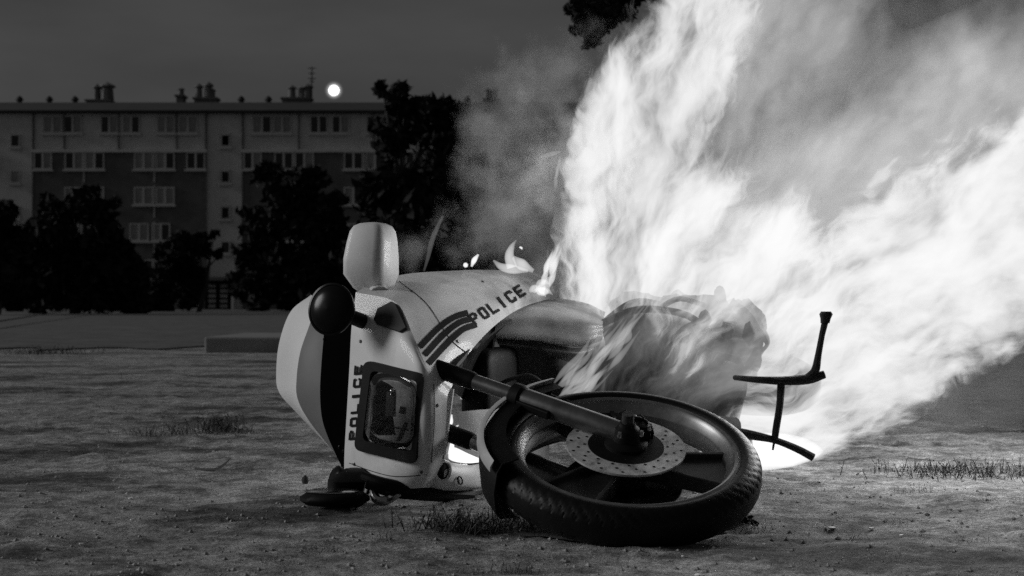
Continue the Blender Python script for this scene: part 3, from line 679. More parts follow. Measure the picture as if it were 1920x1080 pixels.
# engine mass, crankcase, radiator and cylinder
def lump(name, mt, cu, cv, Y, hx, hy, hz, seed, e=2.6, amp=.12, rot=0.0, par=bike, tilt=0):
    m = MB(); c = P_(cu, cv, Y); n1, n2 = 26, 18; rs = np.random.default_rng(seed); ph = rs.random(12) * 6.28; rings = []
    for i in range(1, n2):
        t = math.pi*i/n2; row = []
        for k in range(n1):
            a = 2*math.pi*k/n1; sg = lambda x: math.copysign(abs(x)**(2/e), x)
            x, y, z = sg(math.sin(t))*sg(math.cos(a)), sg(math.sin(t))*sg(math.sin(a)), -sg(math.cos(t))
            f = 1 + amp*(math.sin(3*a+ph[0]+2*t) + .7*math.sin(5*a+ph[1]-3*t) + .5*math.sin(9*a+ph[2]+7*t) + .4*math.sin(11*t+ph[3]+4*a))*.5
            p = Vector((x*hx*f, y*hy*f, z*hz*f)); p.rotate(Matrix.Rotation(tilt, 3, 'Y')); p.rotate(Matrix.Rotation(rot, 3, 'Z')); row.append(c + p)
        rings.append(row)
    m.loft(rings); return m.build(name, mt, par, smooth=45)
lump('engine_block', M['steel'], 1050, 750, 4.55, .14, .14, .13, 1, amp=.1, e=4)
lump('crankcase', M['steel'], 1110, 715, 4.62, .09, .12, .13, 2, amp=.1, e=4)
lump('radiator', M['black'], 930, 760, 4.2, .05, .18, .17, 3, e=6, amp=.01, rot=R(-20))
m = MB()
for k in range(7): m.box((-.05, -.005, -.11), (.05, .005, .11), Matrix.Translation(P_(985 + k*8, 690 + k*3, 4.25 + k*.03)))
m.build('cylinder_fins', M['steel'], bike, smooth=None)
# side cover seen as a smooth grey panel behind the wheel, then the charred tail
cover = [[P_(1120,605,4.50), P_(1190,560,4.62), P_(1270,575,4.75), P_(1336,602,4.80)],
         [P_(1135,640,4.40), P_(1200,600,4.48), P_(1290,625,4.6), P_(1372,645,4.66)],
         [P_(1140,690,4.36), P_(1220,665,4.42), P_(1310,690,4.55), P_(1398,695,4.62)],
         [P_(1135,740,4.36), P_(1230,740,4.42), P_(1320,745,4.55), P_(1396,745,4.62)],
         [P_(1140,790,4.45), P_(1240,800,4.48), P_(1330,800,4.6), P_(1384,795,4.64)]]
shell(patch(cover, 7), .01).build('rear_pannier', M['char'], bike, smooth=60)
lump('charred_seat', M['char'], 1250, 600, 4.85, .2, .14, .08, 5, amp=.3)
lump('charred_tail', M['burnt'], 1372, 655, 4.85, .1, .12, .13, 6, amp=.22)
lump('charred_tail_box', M['burnt'], 1385, 615, 4.9, .075, .1, .085, 9, amp=.25)
lump('charred_rear', M['burnt'], 1352, 740, 4.85, .06, .2, .11, 7, amp=.12)
m = MB(); m.tube([P_(1352,620,4.8), P_(1351,580,4.8), P_(1349,545,4.8), P_(1346,537,4.8)], [.012,.022,.019,.006], 10, smooth=3); m.build('grab_stub', M['burnt'], bike)
m = MB(); m.tube([P_(1358,660,4.78), P_(1352,640,4.78), P_(1356,612,4.78)], [.008,.016,.012], 8, smooth=3); m.build('burnt_bracket', M['burnt'], bike)
fen = [[P_(1374,566,4.80), P_(1384,560,4.9)], [P_(1400,578,4.78), P_(1408,574,4.9)], [P_(1421,606,4.78), P_(1428,602,4.9)], [P_(1441,645,4.78), P_(1444,640,4.9)], [P_(1424,668,4.78), P_(1430,664,4.9)], [P_(1404,712,4.78), P_(1408,708,4.9)], [P_(1396,740,4.78), P_(1398,738,4.9)]]
shell(patch(fen, 5), .012).build('rear_mudguard', M['burnt'], bike, smooth=60)
m = MB(); m.tube([P_(1372,568,4.8), P_(1385,572,4.8), P_(1402,590,4.8), P_(1420,615,4.8), P_(1437,643,4.8)], [.016,.008,.006,.006,.006], 8, smooth=3); m.build('tail_rail', M['burnt'], bike)
for i in range(9):
    m = MB(); u = 1290 + i*9; v = 600 + 12*math.sin(i*2.1); m.tube([P_(u-20, v+24, 4.72), P_(u, v, 4.74), P_(u+10+4*math.sin(i), v-22-8*math.sin(i*3.3), 4.8)], [.006,.012,.003], 7, smooth=2); m.build('burnt_strut', M['burnt'], bike)
for pts, r_ in (([(1130,606,4.42),(1200,580,4.5),(1290,592,4.62),(1345,640,4.66)], .012), ([(1345,575,4.74),(1330,620,4.7),(1352,670,4.66),(1372,720,4.66)], .013), ([(1290,610,4.6),(1320,655,4.6),(1385,670,4.64)], .010), ([(1372,790,4.6),(1392,740,4.62),(1398,700,4.64),(1420,655,4.7)], .012), ([(1240,575,4.6),(1275,560,4.65),(1320,572,4.72)], .009)):
    m = MB(); m.tube([P_(*p) for p in pts], r_, 8, smooth=4); m.build('frame_tube', M['burnt'], bike)
m = MB(); m.tube([P_(1130,775,4.3), P_(1220,788,4.32), P_(1310,798,4.42), P_(1378,800,4.5)], [.03,.034,.038,.03], 14, smooth=3); m.build('exhaust_pipe', M['burnt'], bike)
for i, (u, v, w_, h_) in enumerate(((1300,615,16,12),(1322,600,12,20),(1365,620,14,18),(1405,625,12,22),(1280,640,18,8),(1378,745,10,16))):
    m = MB(); c = P_(u, v, 4.6 + .02*i); q = 4.6/F; n_ = 9
    m.loft([[c + Vector((w_*q*math.cos(a)*(1+.18*math.sin(3*a+i))*k, dy, h_*q*math.sin(a)*(1+.15*math.cos(4*a+2*i))*k)) for a in [2*math.pi*z/n_ for z in range(n_)]] for dy, k in ((0,.7),(.012,1),(.03,.9))]); m.build('burnt_flake', M['burnt'], bike, smooth=None)
# --- rear wheel, mostly behind the fire
def wheel(name, c, n, e1, ro, wdt, par, spokes, discs, rimmat):
    e = empty(name, c, par); n = Vector(n).normalized(); e1 = Vector(e1); e1 = (e1 - n*e1.dot(n)).normalized(); e2_ = n.cross(e1)
    Mx = Matrix(((e1.x,e2_.x,n.x,c.x),(e1.y,e2_.y,n.y,c.y),(e1.z,e2_.z,n.z,c.z),(0,0,0,1)))
    w2 = wdt/2; prof = []
    K = 26
    for k in range(K + 1):
        t = -1 + 2*k/K; a = t * 1.75      # outer carcass arc
        ca = max(-.18, math.cos(a)); prof.append((ro - w2*.88*(1 - ca), math.copysign(w2*(abs(math.sin(a))**.8), a) if abs(a) < 1.57 else math.copysign(w2*(1 - (abs(a)-1.57)*.55), a)))
    rin = ro - w2*1.12
    prof += [(rin, w2*.80), (rin-.012, w2*.72), (rin-.014, 0), (rin-.012, -w2*.72), (rin, -w2*.80)]
    def groove(a, j):
        if j > K: return 0
        x = j/K*2 - 1; s_ = 0
        ph = (a*34/math.pi + abs(x)*2.6) % 1.0
        if ph < .16 and .2 < abs(x) < .74: s_ = -.003
        if abs(abs(x) - .09) < .04: s_ = -.002
        return s_
    m = MB(); m.lathe(prof, Mx, 520, closed=True, disp=groove); m.build('tyre', M['rubber'], e, smooth=28)
    rl = rin - .001; m = MB()
    m.lathe([(rl+.004, w2*.86), (rl-.004, w2*.90), (rl-.010, w2*.84), (rl-.012, w2*.70), (rl-.016, w2*.60), (rl-.024, w2*.36), (rl-.028, w2*.30), (rl-.030, 0), (rl-.028, -w2*.30), (rl-.024, -w2*.36), (rl-.016, -w2*.60), (rl-.012, -w2*.70), (rl-.010, -w2*.84), (rl-.004, -w2*.9), (rl+.004, -w2*.86), (rl-.002, -w2*.6), (rl-.006, 0), (rl-.002, w2*.6)], Mx, 120, closed=True)
    m.build('rim', rimmat, e, smooth=30)
    m = MB(); m.lathe([(0,-.05),(.05,-.05),(.055,-.03),(.034,-.02),(.034,.02),(.055,.03),(.05,.05),(0,.05)], Mx, 32); m.build('hub', M['alloy'], e)
    for a in spokes:
        m = MB(); rm = Mx @ Matrix.Rotation(a, 4, 'Z')
        for sg in (-1, 1):
            vs = []
            for (x, y, hw, hz) in ((.045, sg*.016, .006, .024), (.11, sg*.044, .005, .020), (rl-.027, sg*.072, .006, .018)):
                vs.append([rm @ Vector((x, y-hw, -hz)), rm @ Vector((x, y+hw, -hz)), rm @ Vector((x, y+hw, hz)), rm @ Vector((x, y-hw, hz))])
            m.loft(vs)
        m.loft([[rm @ Vector((x, -y, -.006)), rm @ Vector((x, y, -.006)), rm @ Vector((x, y, .006)), rm @ Vector((x, -y, .006))] for x, y in ((.05,.015),(.12,.046),(rl-.027,.072))])
        m.build('spoke', M['alloy'], e, smooth=30, bevel=.002)
    for z in discs:
        m = MB(); m.lathe([(.086,z-.0025),(.138,z-.0025),(.138,z+.0025),(.086,z+.0025)], Mx, 72, closed=True); m.build('brake_disc', M['disc'] if z > 0 else M['steel'], e, smooth=30)  # lower disc coloured darker to paint the shade below the wheel
        m = MB()
        for k in range(48):
            a = 2*math.pi*k/48; r_ = (.096, .112, .127)[k % 3]
            for zz in (.0031, -.0031): m.lathe([(0, 0), (.0036, 0)], Mx @ Matrix.Translation((r_*math.cos(a), r_*math.sin(a), z+zz)), 8)
        m.build('disc_holes', M['black'], e, smooth=None)['kind'] = 'stuff'
        m = MB(); m.lathe([(.046,z-.004),(.088,z-.003),(.088,z+.003),(.046,z+.004)], Mx, 48, closed=True)
        m.build('disc_carrier', M['black'], e, smooth=30)
    return e, Mx, e1, e2_, n
WC = P_(1171, 862, 3.30) - Vector((0, 0, .010))
TL = R(22.5)
fw, WM, E1, E2, WN = wheel('front_wheel', WC, (.035, -math.sin(TL), math.cos(TL)), (1, 0, 0), .316, .098, bike, (R(-9), R(111), R(231)), (.046, -.046), M['rimlip'])
wheel('rear_wheel', P_(1372, 705, 5.0), (.1, -.2, .96), (1, 0, 0), .31, .13, bike, (R(20), R(140), R(260)), (-.05,), M['burnt'])
def WL(a, b, z): return WM @ Vector((a, b, z))
# fork legs, collar, caliper, axle
ax = (0.004, 0.0)
def fork(z, full):
    d = Vector((-.40, .285, .0)).normalized()
    p = lambda t, dz=0: WL(ax[0] + d.x*t, ax[1] + d.y*t, z + dz)
    m = MB(); m.tube([p(-.012), p(.02), p(.28), p(.296)], [.020,.0255,.0265,.0255], 20); m.build('fork_slider', M['fork'], bike)
    m = MB(); m.tube([p(.292), p(.298), p(.322), p(.328)], [.027,.032,.032,.026], 20); m.build('fork_collar', M['black'], bike)
    m = MB(); m.tube([p(.30), p(.62)], .0185, 18); m.build('fork_tube', M['chrome'] if not full else M['fork'], bike)
    m = MB(); m.tube([p(.44), p(.45), p(.62)], [.0195,.0225,.023], 18); m.build('fork_shroud', M['black'], bike)
    return p
fp = fork(.076, True); fork(-.092, False)
m = MB(); m.tube([WL(0,0,-.13), WL(0,0,.13)], .014, 14); m.build('axle', M['steel'], bike)
m = MB()
m.lathe([(0,.108),(.018,.108),(.020,.10),(.028,.094),(.032,.066),(.05,.058),(.05,.045)], WM, 24); m.build('axle_cap', M['black'], bike, smooth=30)
cal = MB()
for i, (a, b, z, x, y, h) in enumerate(((.015,.045,.068,.032,.020,.020), (-.005,.065,.078,.015,.012,.022), (.04,.03,.07,.015,.018,.018), (.0,.02,.085,.016,.013,.014), (.03,.065,.066,.012,.01,.026), (.055,.05,.06,.01,.016,.012))):
    cal.box((-x,-y,-h), (x,y,h), WM @ Matrix.Translation((a,b,z)) @ Matrix.Rotation(.5 + .4*math.sin(i*2.3), 4, 'Z') @ Matrix.Rotation(.35*math.sin(i*1.7), 4, 'X'))
for i in range(5): cal.tube([WL(.01+.01*i,.075-.01*i,.06), WL(.0+.012*i,.085-.012*i,.092), WL(.02,.04,.1)], .0045, 7, smooth=3)
cal.build('brake_caliper', M['black'], bike, smooth=None, bevel=.004)
for a, b in ((.03,-.03),(-.02,-.04),(.05,.0)):
    m = MB(); m.lathe([(0,.003),(.004,.003),(.005,0),(.005,-.01)], WM @ Matrix.Translation((a,b,.1)), 8); m.build('bolt', M['chrome'], bike)
# hose
m = MB(); m.tube([P_(930,725,3.9), P_(955,712,3.82), P_(990,704,3.75), P_(1012,716,3.66), P_(1030,740,3.58), P_(1060,752,3.5), P_(1110,775,3.4), P_(1150,800,3.33)], .006, 8, smooth=5); m.build('brake_hose', M['black'], bike)
# front mudguard
m = MB(); rings = []
for k in range(26):
    a = R(120 + (207-120)*k/25); row = []; r0 = .332
    prof = [(-.055, -.075), (-.012, -.070), (0, -.05), (.006, 0), (0, .05), (-.012, .070), (-.055, .075), (-.053, .072), (-.014, .066), (-.004, .047), (.002, 0), (-.004, -.047), (-.014, -.066), (-.053, -.072)]
    for (dr, z) in prof: row.append(WL((r0+dr)*math.cos(a), (r0+dr)*math.sin(a), z))
    rings.append(row)
m.loft(rings); m.build('front_mudguard', M['black'], bike, smooth=40)
m = MB(); rings = []
for k in range(30):
    t = k/29; a = R(119 + (205-119)*t); wd_ = .003 + .022*math.sin(math.pi*(1-t)*.8+.2)**.8 * (1-t*.7)
    rings.append([WL((.334+dr)*math.cos(a), (.334+dr)*math.sin(a), z) for dr, z in ((.006-wd_, .0735), (.006-wd_, .0775), (.002, .0745), (.0095, .062), (.010, .050), (.0065, .050), (.005, .062))])
m.loft(rings); m.build('mudguard_edge', mat('grey_mudguard', .38, .45, var=.15, scale=10), bike, smooth=50)
m = MB(); m.box((-.03,-.05,-.01), (.03,.05,.01), WM @ Matrix.Translation((-.2,.142,.072)) @ Matrix.Rotation(.9, 4, 'Z')); m.build('mudguard_bracket', M['black'], bike, smooth=None, bevel=.003)
# bits under the wheel: clump of dirt-caked debris at the tyre's right foot
lump('footpeg_debris', M['char'], 1372, 975, 3.36, .045, .04, .022, 11, amp=.5)
# --- centre stand
st = empty('centre_stand', P_(1465, 720, 4.62), bike); YS = 4.2
def bar(name, pts, rad, n=10, sm=4):
    m = MB(); m.tube([P_(*p) for p in pts], rad, n, smooth=sm); return m.build(name, M['burnt'], st)
bar('cross_bar', [(1378,708,YS+.1),(1420,712,YS),(1470,714,YS),(1515,711,YS),(1546,702,YS)], [.008,.010,.013,.015,.012])
bar('stand_leg', [(1512,710,YS),(1528,696,YS),(1534,668,YS),(1541,630,YS),(1547,604,YS)], [.012,.013,.010,.009,.010])
m = MB(); m.loft([mring(1547,606,8,8,YS,0), mring(1548,598,9,9,YS,0), mring(1549,589,12,11,YS,0), mring(1549,584,9,9,YS,0)]); m.build('stand_foot', M['burnt'], st, smooth=40)
bar('link_bar', [(1465,714,YS),(1462,760,YS),(1455,805,YS),(1452,830,YS)], [.012,.011,.011,.010])
bar('stand_tab', [(1452,826,YS),(1449,844,YS)], [.004,.003], 6, 0)
bar('stand_leg', [(1385,812,YS+.05),(1420,818,YS),(1455,826,YS),(1495,842,YS),(1525,858,YS)], [.016,.013,.010,.011,.012])
bar('pivot_plate', [(1392,820,YS+.1),(1405,860,YS+.1)], [.03,.015], 8, 0)

# ================================================================== FIRE AND SMOKE
class X:
    """tiny expression builder for shader math"""
    def __init__(s, nt, sock): s.nt, s.s = nt, sock
    def _m(s, op, *o):
        n = s.nt.nodes.new('ShaderNodeMath'); n.operation = op; s.nt.links.new(s.s, n.inputs[0])
        for i, q in enumerate(o):
            if isinstance(q, X): s.nt.links.new(q.s, n.inputs[i+1])
            else: n.inputs[i+1].default_value = q
        return X(s.nt, n.outputs[0])
    def __add__(s, o): return s._m('ADD', o)
    def __sub__(s, o): return s._m('SUBTRACT', o)
    def __mul__(s, o): return s._m('MULTIPLY', o)
    def __truediv__(s, o): return s._m('DIVIDE', o)
    def madd(s, a, b): return s._m('MULTIPLY_ADD', a, b)
    def mx(s, o): return s._m('MAXIMUM', o)
    def mn(s, o): return s._m('MINIMUM', o)
    def pow(s, o): return s._m('POWER', o)
    def rng(s, a, b, c=0., d=1., sm=True):
        r_ = s.nt.nodes.new('ShaderNodeMapRange'); r_.interpolation_type = 'SMOOTHSTEP' if sm else 'LINEAR'
        for k, x in zip(('From Min', 'From Max', 'To Min', 'To Max'), (a, b, c, d)): r_.inputs[k].default_value = x
        s.nt.links.new(s.s, r_.inputs[0]); return X(s.nt, r_.outputs[0])
def vop(nt, op, a, b=None, scale=None):
    n = nt.nodes.new('ShaderNodeVectorMath'); n.operation = op
    for i, q in enumerate((a, b)):
        if q is None: continue
        if hasattr(q, 'links'): nt.links.new(q, n.inputs[i])
        else: n.inputs[i].default_value = q
    if scale is not None:
        if isinstance(scale, X): nt.links.new(scale.s, n.inputs['Scale'])
        else: n.inputs['Scale'].default_value = scale
    return n
def seg_sdf(nt, pos, a, b, r0, r1):
    ba = b - a
    pa = vop(nt, 'SUBTRACT', pos, tuple(a)).outputs[0]
    t = X(nt, vop(nt, 'DOT_PRODUCT', pa, tuple(ba / ba.length_squared)).outputs['Value']); t = t.mx(0.).mn(1.)
    cl = vop(nt, 'SCALE', tuple(ba), None, t).outputs[0]
    d = X(nt, vop(nt, 'LENGTH', vop(nt, 'SUBTRACT', pa, cl).outputs[0]).outputs['Value'])
    return d - t.madd(r1 - r0, r0)
def nnoise(nt, vec, sc, det, ro=.55, colr=False):
    n = nt.nodes.new('ShaderNodeTexNoise'); n.inputs['Scale'].default_value = sc; n.inputs['Detail'].default_value = det; n.inputs['Roughness'].default_value = ro
    nt.links.new(vec, n.inputs['Vector']); return n.outputs[1] if colr else X(nt, n.outputs[0])
def seglist(raw):
    return [(at(*a[:3]), at(*b[:3]), a[3] * a[2] / F, b[3] * b[2] / F) for a, b in raw]
FIRE = seglist([
 ((1225,575,4.78,165), (1195,360,4.75,135)), ((1195,360,4.75,135), (1250,150,4.7,120)), ((1250,150,4.7,120), (1330,-40,4.7,90)), ((1330,-40,4.7,90), (1440,-330,4.7,40)),
 ((1395,600,4.85,115), (1600,600,4.9,165)), ((1600,600,4.9,160), (1780,470,4.9,165)), ((1780,470,4.9,165), (2120,280,4.9,130)),
 ((1415,800,4.72,92), (1560,752,4.78,84)), ((1560,752,4.78,84), (1735,640,4.82,92)), ((1735,640,4.82,92), (1980,450,4.85,120)),
 ((1300,470,4.8,150), (1450,520,4.85,120)), ((1062,505,4.5,26), (1150,420,4.7,95)), ((1380,850,4.55,42), (1520,812,4.55,46))])
VEIL = seglist([((1430,420,5.0,190), (1650,330,5.0,200)), ((1650,330,5.0,200), (1950,200,5.0,210)), ((1380,250,5.0,110), (1480,40,5.0,160)), ((1150,650,4.42,95), (1390,670,4.5,130))])
def hull(name, segs, margin, vox, matl, par, extra=()):
    m = MB()
    for a, b, r0, r1 in segs:
        n = 6; P = [a.lerp(b, k/n) for k in range(n+1)]; rr = [r0 + (r1-r0)*k/n + margin for k in range(n+1)]
        ax_ = (b - a).normalized(); caps0 = [(a - ax_*rr[0]*math.sin(t), rr[0]*math.cos(t)) for t in (1.45, 1.1, .7, .35)]
        caps1 = [(b + ax_*rr[-1]*math.sin(t), rr[-1]*math.cos(t)) for t in (.35, .7, 1.1, 1.45)]
        m.tube([p for p, _ in caps0] + P + [p for p, _ in caps1], [q for _, q in caps0] + rr + [q for _, q in caps1], 16)
    o = m.build(name, matl, par, smooth=None)
    r_ = o.modifiers.new('remesh', 'REMESH'); r_.mode = 'VOXEL'; r_.voxel_size = vox; r_.use_smooth_shade = True
    return o
def flame_mat():
    m = bpy.data.materials.new('flame'); m.use_nodes = True; nt = m.node_tree; nt.nodes.clear(); L = nt.links.new
    out = nt.nodes.new('ShaderNodeOutputMaterial'); g = nt.nodes.new('ShaderNodeNewGeometry'); pos = g.outputs['Position']
    # fan coordinates: the flames lean further over to the right
    sp = nt.nodes.new('ShaderNodeSeparateXYZ')
    wv = vop(nt, 'SCALE', vop(nt, 'SUBTRACT', nnoise(nt, pos, 2.4, 3, .62, True), (.5, .5, .5)).outputs[0], None, .40).outputs[0]
    wp = vop(nt, 'ADD', pos, wv).outputs[0]
    L(wp, sp.inputs[0]); x = X(nt, sp.outputs[0]); y = X(nt, sp.outputs[1]); z = X(nt, sp.outputs[2])
    dx = x - .16; dz = z + .15
    ang = dx._m('ARCTAN2', dz); rad = (dx*dx + dz*dz)._m('SQRT')
    cb = nt.nodes.new('ShaderNodeCombineXYZ'); L((ang*5.5).s, cb.inputs[0]); L((y*2.0).s, cb.inputs[1]); L((rad*1.35).s, cb.inputs[2])
    st = nnoise(nt, cb.outputs[0], 1.5, 4, .62)
    cb2 = nt.nodes.new('ShaderNodeCombineXYZ'); L((ang*24).s, cb2.inputs[0]); L((y*6).s, cb2.inputs[1]); L((rad*3.2).s, cb2.inputs[2])
    fine = nnoise(nt, cb2.outputs[0], 1.3, 3, .65)
    cb3 = nt.nodes.new('ShaderNodeCombineXYZ'); L((ang*6.5).s, cb3.inputs[0]); L((y*4).s, cb3.inputs[1]); L((rad*3.4).s, cb3.inputs[2])
    blob = nnoise(nt, cb3.outputs[0], 1.25, 4, .62)
    def group(segs):
        d = None
        for a, b, r0, r1 in segs:
            q = seg_sdf(nt, pos, a, b, r0, r1); d = q if d is None else d.mn(q)
        return d
    d1 = group(FIRE); d2 = group(VEIL)
    n_all = (st - .5)*.40 + (fine - .5)*.42 + (blob - .5)*.26
    body = (n_all - d1).rng(-.005, .05)
    tex = (st*.40 + blob*.30 + fine*.30).rng(.42, .62, .05, 1.25) + X(nt, sp.outputs[2]).rng(.05, .5, .3, 0)
    veil = (n_all*.8 - d2).rng(-.12, .26) * (st*.5 + fine*.3 + blob*.2).rng(.38, .62, .025, .24)
    dens = body * tex + veil
    ab = nt.nodes.new('ShaderNodeVolumeAbsorption'); ab.inputs[0].default_value = (0, 0, 0, 1); em = nt.nodes.new('ShaderNodeEmission')
    L((dens * 6.2).s, ab.inputs['Density']); L((dens * 6.2 * FLAME_L).s, em.inputs['Strength'])
    ads = nt.nodes.new('ShaderNodeAddShader'); L(ab.outputs[0], ads.inputs[0]); L(em.outputs[0], ads.inputs[1]); L(ads.outputs[0], out.inputs['Volume'])
    # the skin of the hull carries only thin glowing streaks
    tr = nt.nodes.new('ShaderNodeBsdfTransparent'); e2 = nt.nodes.new('ShaderNodeEmission'); e2.inputs[1].default_value = FLAME_L * .6; mx = nt.nodes.new('ShaderNodeMixShader')
    L((st.rng(.66, .85) * .10).s, mx.inputs[0]); L(tr.outputs[0], mx.inputs[1]); L(e2.outputs[0], mx.inputs[2]); L(mx.outputs[0], out.inputs['Surface']); m.cycles.emission_sampling = 'NONE'
    return m
FLAME_L = 1.0
fire = empty('fire', gnd(1400, 900))
tag(fire, 'tall bright flames streaming up and right from the burning motorcycle', 'fire')
hull('flame', FIRE + VEIL, .05, .05, flame_mat(), fire)
# small separate flames: solid tongues, bright where thick and clear at the thin edge
def tongue_mat(k, dens):
    m = bpy.data.materials.new('flame_lick'); m.use_nodes = True; nt = m.node_tree; nt.nodes.clear(); L = nt.links.new
    o = nt.nodes.new('ShaderNodeOutputMaterial'); ab = nt.nodes.new('ShaderNodeVolumeAbsorption'); ab.inputs[0].default_value = (0, 0, 0, 1); ab.inputs['Density'].default_value = dens
    em = nt.nodes.new('ShaderNodeEmission'); em.inputs[1].default_value = dens * FLAME_L * k; ad = nt.nodes.new('ShaderNodeAddShader')
    L(ab.outputs[0], ad.inputs[0]); L(em.outputs[0], ad.inputs[1]); L(ad.outputs[0], o.inputs['Volume'])
    tr = nt.nodes.new('ShaderNodeBsdfTransparent'); e = nt.nodes.new('ShaderNodeEmission'); e.inputs[1].default_value = FLAME_L * k; mx = nt.nodes.new('ShaderNodeMixShader'); mx.inputs[0].default_value = .02
    L(tr.outputs[0], mx.inputs[1]); L(e.outputs[0], mx.inputs[2]); L(mx.outputs[0], o.inputs['Surface']); m.cycles.emission_sampling = 'NONE'; return m
TM = tongue_mat(1.1, 24); TD = tongue_mat(.62, 16); TB = tongue_mat(1.25, 110); TL_ = tongue_mat(.95, 45); TW = tongue_mat(.3, 14); TG = tongue_mat(1.2, 9)
def lick(pts, rad, matl=None, flatY=.6):
    m = MB(); px = pts[0][2] / F; m.tube([P_(*p) for p in pts], [r_*px for r_ in rad], 14, smooth=6); return m.build('flame', matl or TM, fire, smooth=0)
# crescent and flamelets along the top of the fairing
lick([(925,488,4.35),(940,500,4.35),(962,505,4.35),(990,508,4.35)], [2,7,9,3])
lick([(960,502,4.33),(955,480,4.33),(960,462,4.33),(968,450,4.33)], [10,9,5,1])
lick([(962,482,4.34),(978,496,4.34),(1000,508,4.34)], [4,11,4])
for k in range(8):
    cu, cv = 1013 + rng.normal()*8, 541 + rng.normal()*7; L0 = 12 + 16*rng.random(); th = rng.normal()*.7 + .35
    lick([(cu - L0*.5*math.sin(th), cv + L0*.5*math.cos(th), 4.3), (cu, cv, 4.3), (cu + L0*.5*math.sin(th+.6), cv - L0*.5*math.cos(th+.6), 4.3), (cu + L0*.9*math.sin(th+.9), cv - L0*.9*math.cos(th+.9), 4.31)], [3, 6+4*rng.random(), 4+2*rng.random(), .8], TM)
for k in range(9):
    cu, cv = 1020 + 22*rng.random(), 525 - 50*rng.random()
    lick([(cu-4, cv+14, 4.4), (cu, cv, 4.42), (cu+6, cv-16, 4.44), (cu+13, cv-34, 4.46)], [1.5, 4+3*rng.random(), 3, .5], TL_)
lick([(884,500,4.3),(889,488,4.3),(897,477,4.3)], [2,5,2], TB); lick([(870,500,4.3),(873,497,4.3),(876,494,4.3)], [3,5,3], TB)
lick([(976,466,4.4),(978,463,4.4)], [4,3], TB)
lick([(1012,295,4.5),(1030,290,4.5),(1052,284,4.5)], [1,5,2], TD)
# thin fluttering flame over the engine
for k in range(34):
    t = rng.random(); du, dv = rng.normal()*15, rng.normal()*9; L0 = 55 + 60*rng.random()
    cu, cv = 1072 + 110*t + du, 738 - 130*t + dv; ln = (.62, -.78) if t > .3 else (.72, -.69)
    lick([(cu - ln[0]*L0*.5, cv - ln[1]*L0*.5, 4.02 + .05*t), (cu - ln[0]*L0*.18 + rng.normal()*3, cv - ln[1]*L0*.18, 4.0 + .05*t), (cu + ln[0]*L0*.15 + rng.normal()*3, cv + ln[1]*L0*.15, 4.0 + .05*t), (cu + ln[0]*L0*.6, cv + ln[1]*L0*.6, 4.03 + .05*t)], [.8, 3 + 5*rng.random(), 2.5 + 4*rng.random(), .6], TD)
# wispy flame by the windscreen shoulder
lick([(795,508,4.2),(803,480,4.22),(812,445,4.25),(830,405,4.3)], [2,4,5,3], TW)
# fire on the dirt, seen under the fairing, through the wheel and beyond it
lick([(838,802,3.64),(842,790,3.64),(846,777,3.64)], [5,8,3], TB); lick([(836,842,3.66),(852,852,3.66),(878,860,3.7),(905,864,3.78)], [9,13,9,3], TB)
lick([(834,850,3.64),(842,838,3.66),(848,824,3.68)], [6,10,3], TB); lick([(842,810,3.64),(852,803,3.66),(860,797,3.68)], [1,3,1], TB)
lick([(895,832,4.0),(915,840,4.0),(940,838,4.0)], [2,5,3])
lick([(1240,905,3.98),(1290,900,4.0),(1330,892,4.05),(1380,880,4.1)], [5,22,26,22], TB)
def gflame():
    m = MB(); rows = []
    for k in range(15):
        t = k/14; u = 1330 + t*215; half = 26*math.sin(math.pi*min(1, t*1.02+.0))**.55 + .5; cv = 862 - 16*t
        c = P_(u, cv, 4.32); rows.append([c + Vector((0, .12*math.cos(a)*half/26, half*4.32/F*math.sin(a)*(1.6 if math.sin(a) > 0 else 1))) for a in [2*math.pi*q/14 for q in range(14)]])
    m.loft(rows); return m.build('flame', TG, fire, smooth=0)
gflame()
# ------------------------------------------------------------------ smoke
def smoke_mat(name, segs, dens, alb, wid=.26, lo=.38, hi=.60, sc=2.6):
    m = bpy.data.materials.new(name); m.use_nodes = True; nt = m.node_tree; nt.nodes.clear(); L = nt.links.new
    out = nt.nodes.new('ShaderNodeOutputMaterial'); g = nt.nodes.new('ShaderNodeNewGeometry'); pos = g.outputs['Position']; d = None
    for a, b, r0, r1 in segs:
        q = seg_sdf(nt, pos, a, b, r0, r1); d = q if d is None else d.mn(q)
    n = nnoise(nt, pos, sc, 4, .6)
    n2 = nnoise(nt, pos, sc*3.1, 3, .6)
    k = ((n - .5)*.70 + (n2 - .5)*.25 - d).rng(-.07, wid) * (n*.6 + n2*.4).rng(lo, hi, .12, 1.15) * dens
    pv = nt.nodes.new('ShaderNodeVolumePrincipled'); pv.inputs['Color'].default_value = (alb, alb, alb, 1); pv.inputs['Anisotropy'].default_value = .1
    L(k.s, pv.inputs['Density']); L(pv.outputs[0], out.inputs['Volume']); return m
SM1 = seglist([((990,470,5.3,50), (985,340,5.4,70)), ((985,340,5.4,70), (1020,190,5.5,75)), ((1020,190,5.5,75), (1090,110,5.6,35)), ((880,460,5.2,30), (960,420,5.3,70)), ((800,470,5.0,8), (840,405,5.0,16)), ((840,405,5.0,14), (900,430,5.1,20)), ((915,260,5.4,12), (935,400,5.3,40)), ((1040,480,5.4,80), (1075,250,5.4,90))])
tag(hull('smoke', SM1, .30, .08, smoke_mat('dark_smoke', SM1, 19.0, .75), None), 'grey smoke billowing left of the flames', kind='stuff')
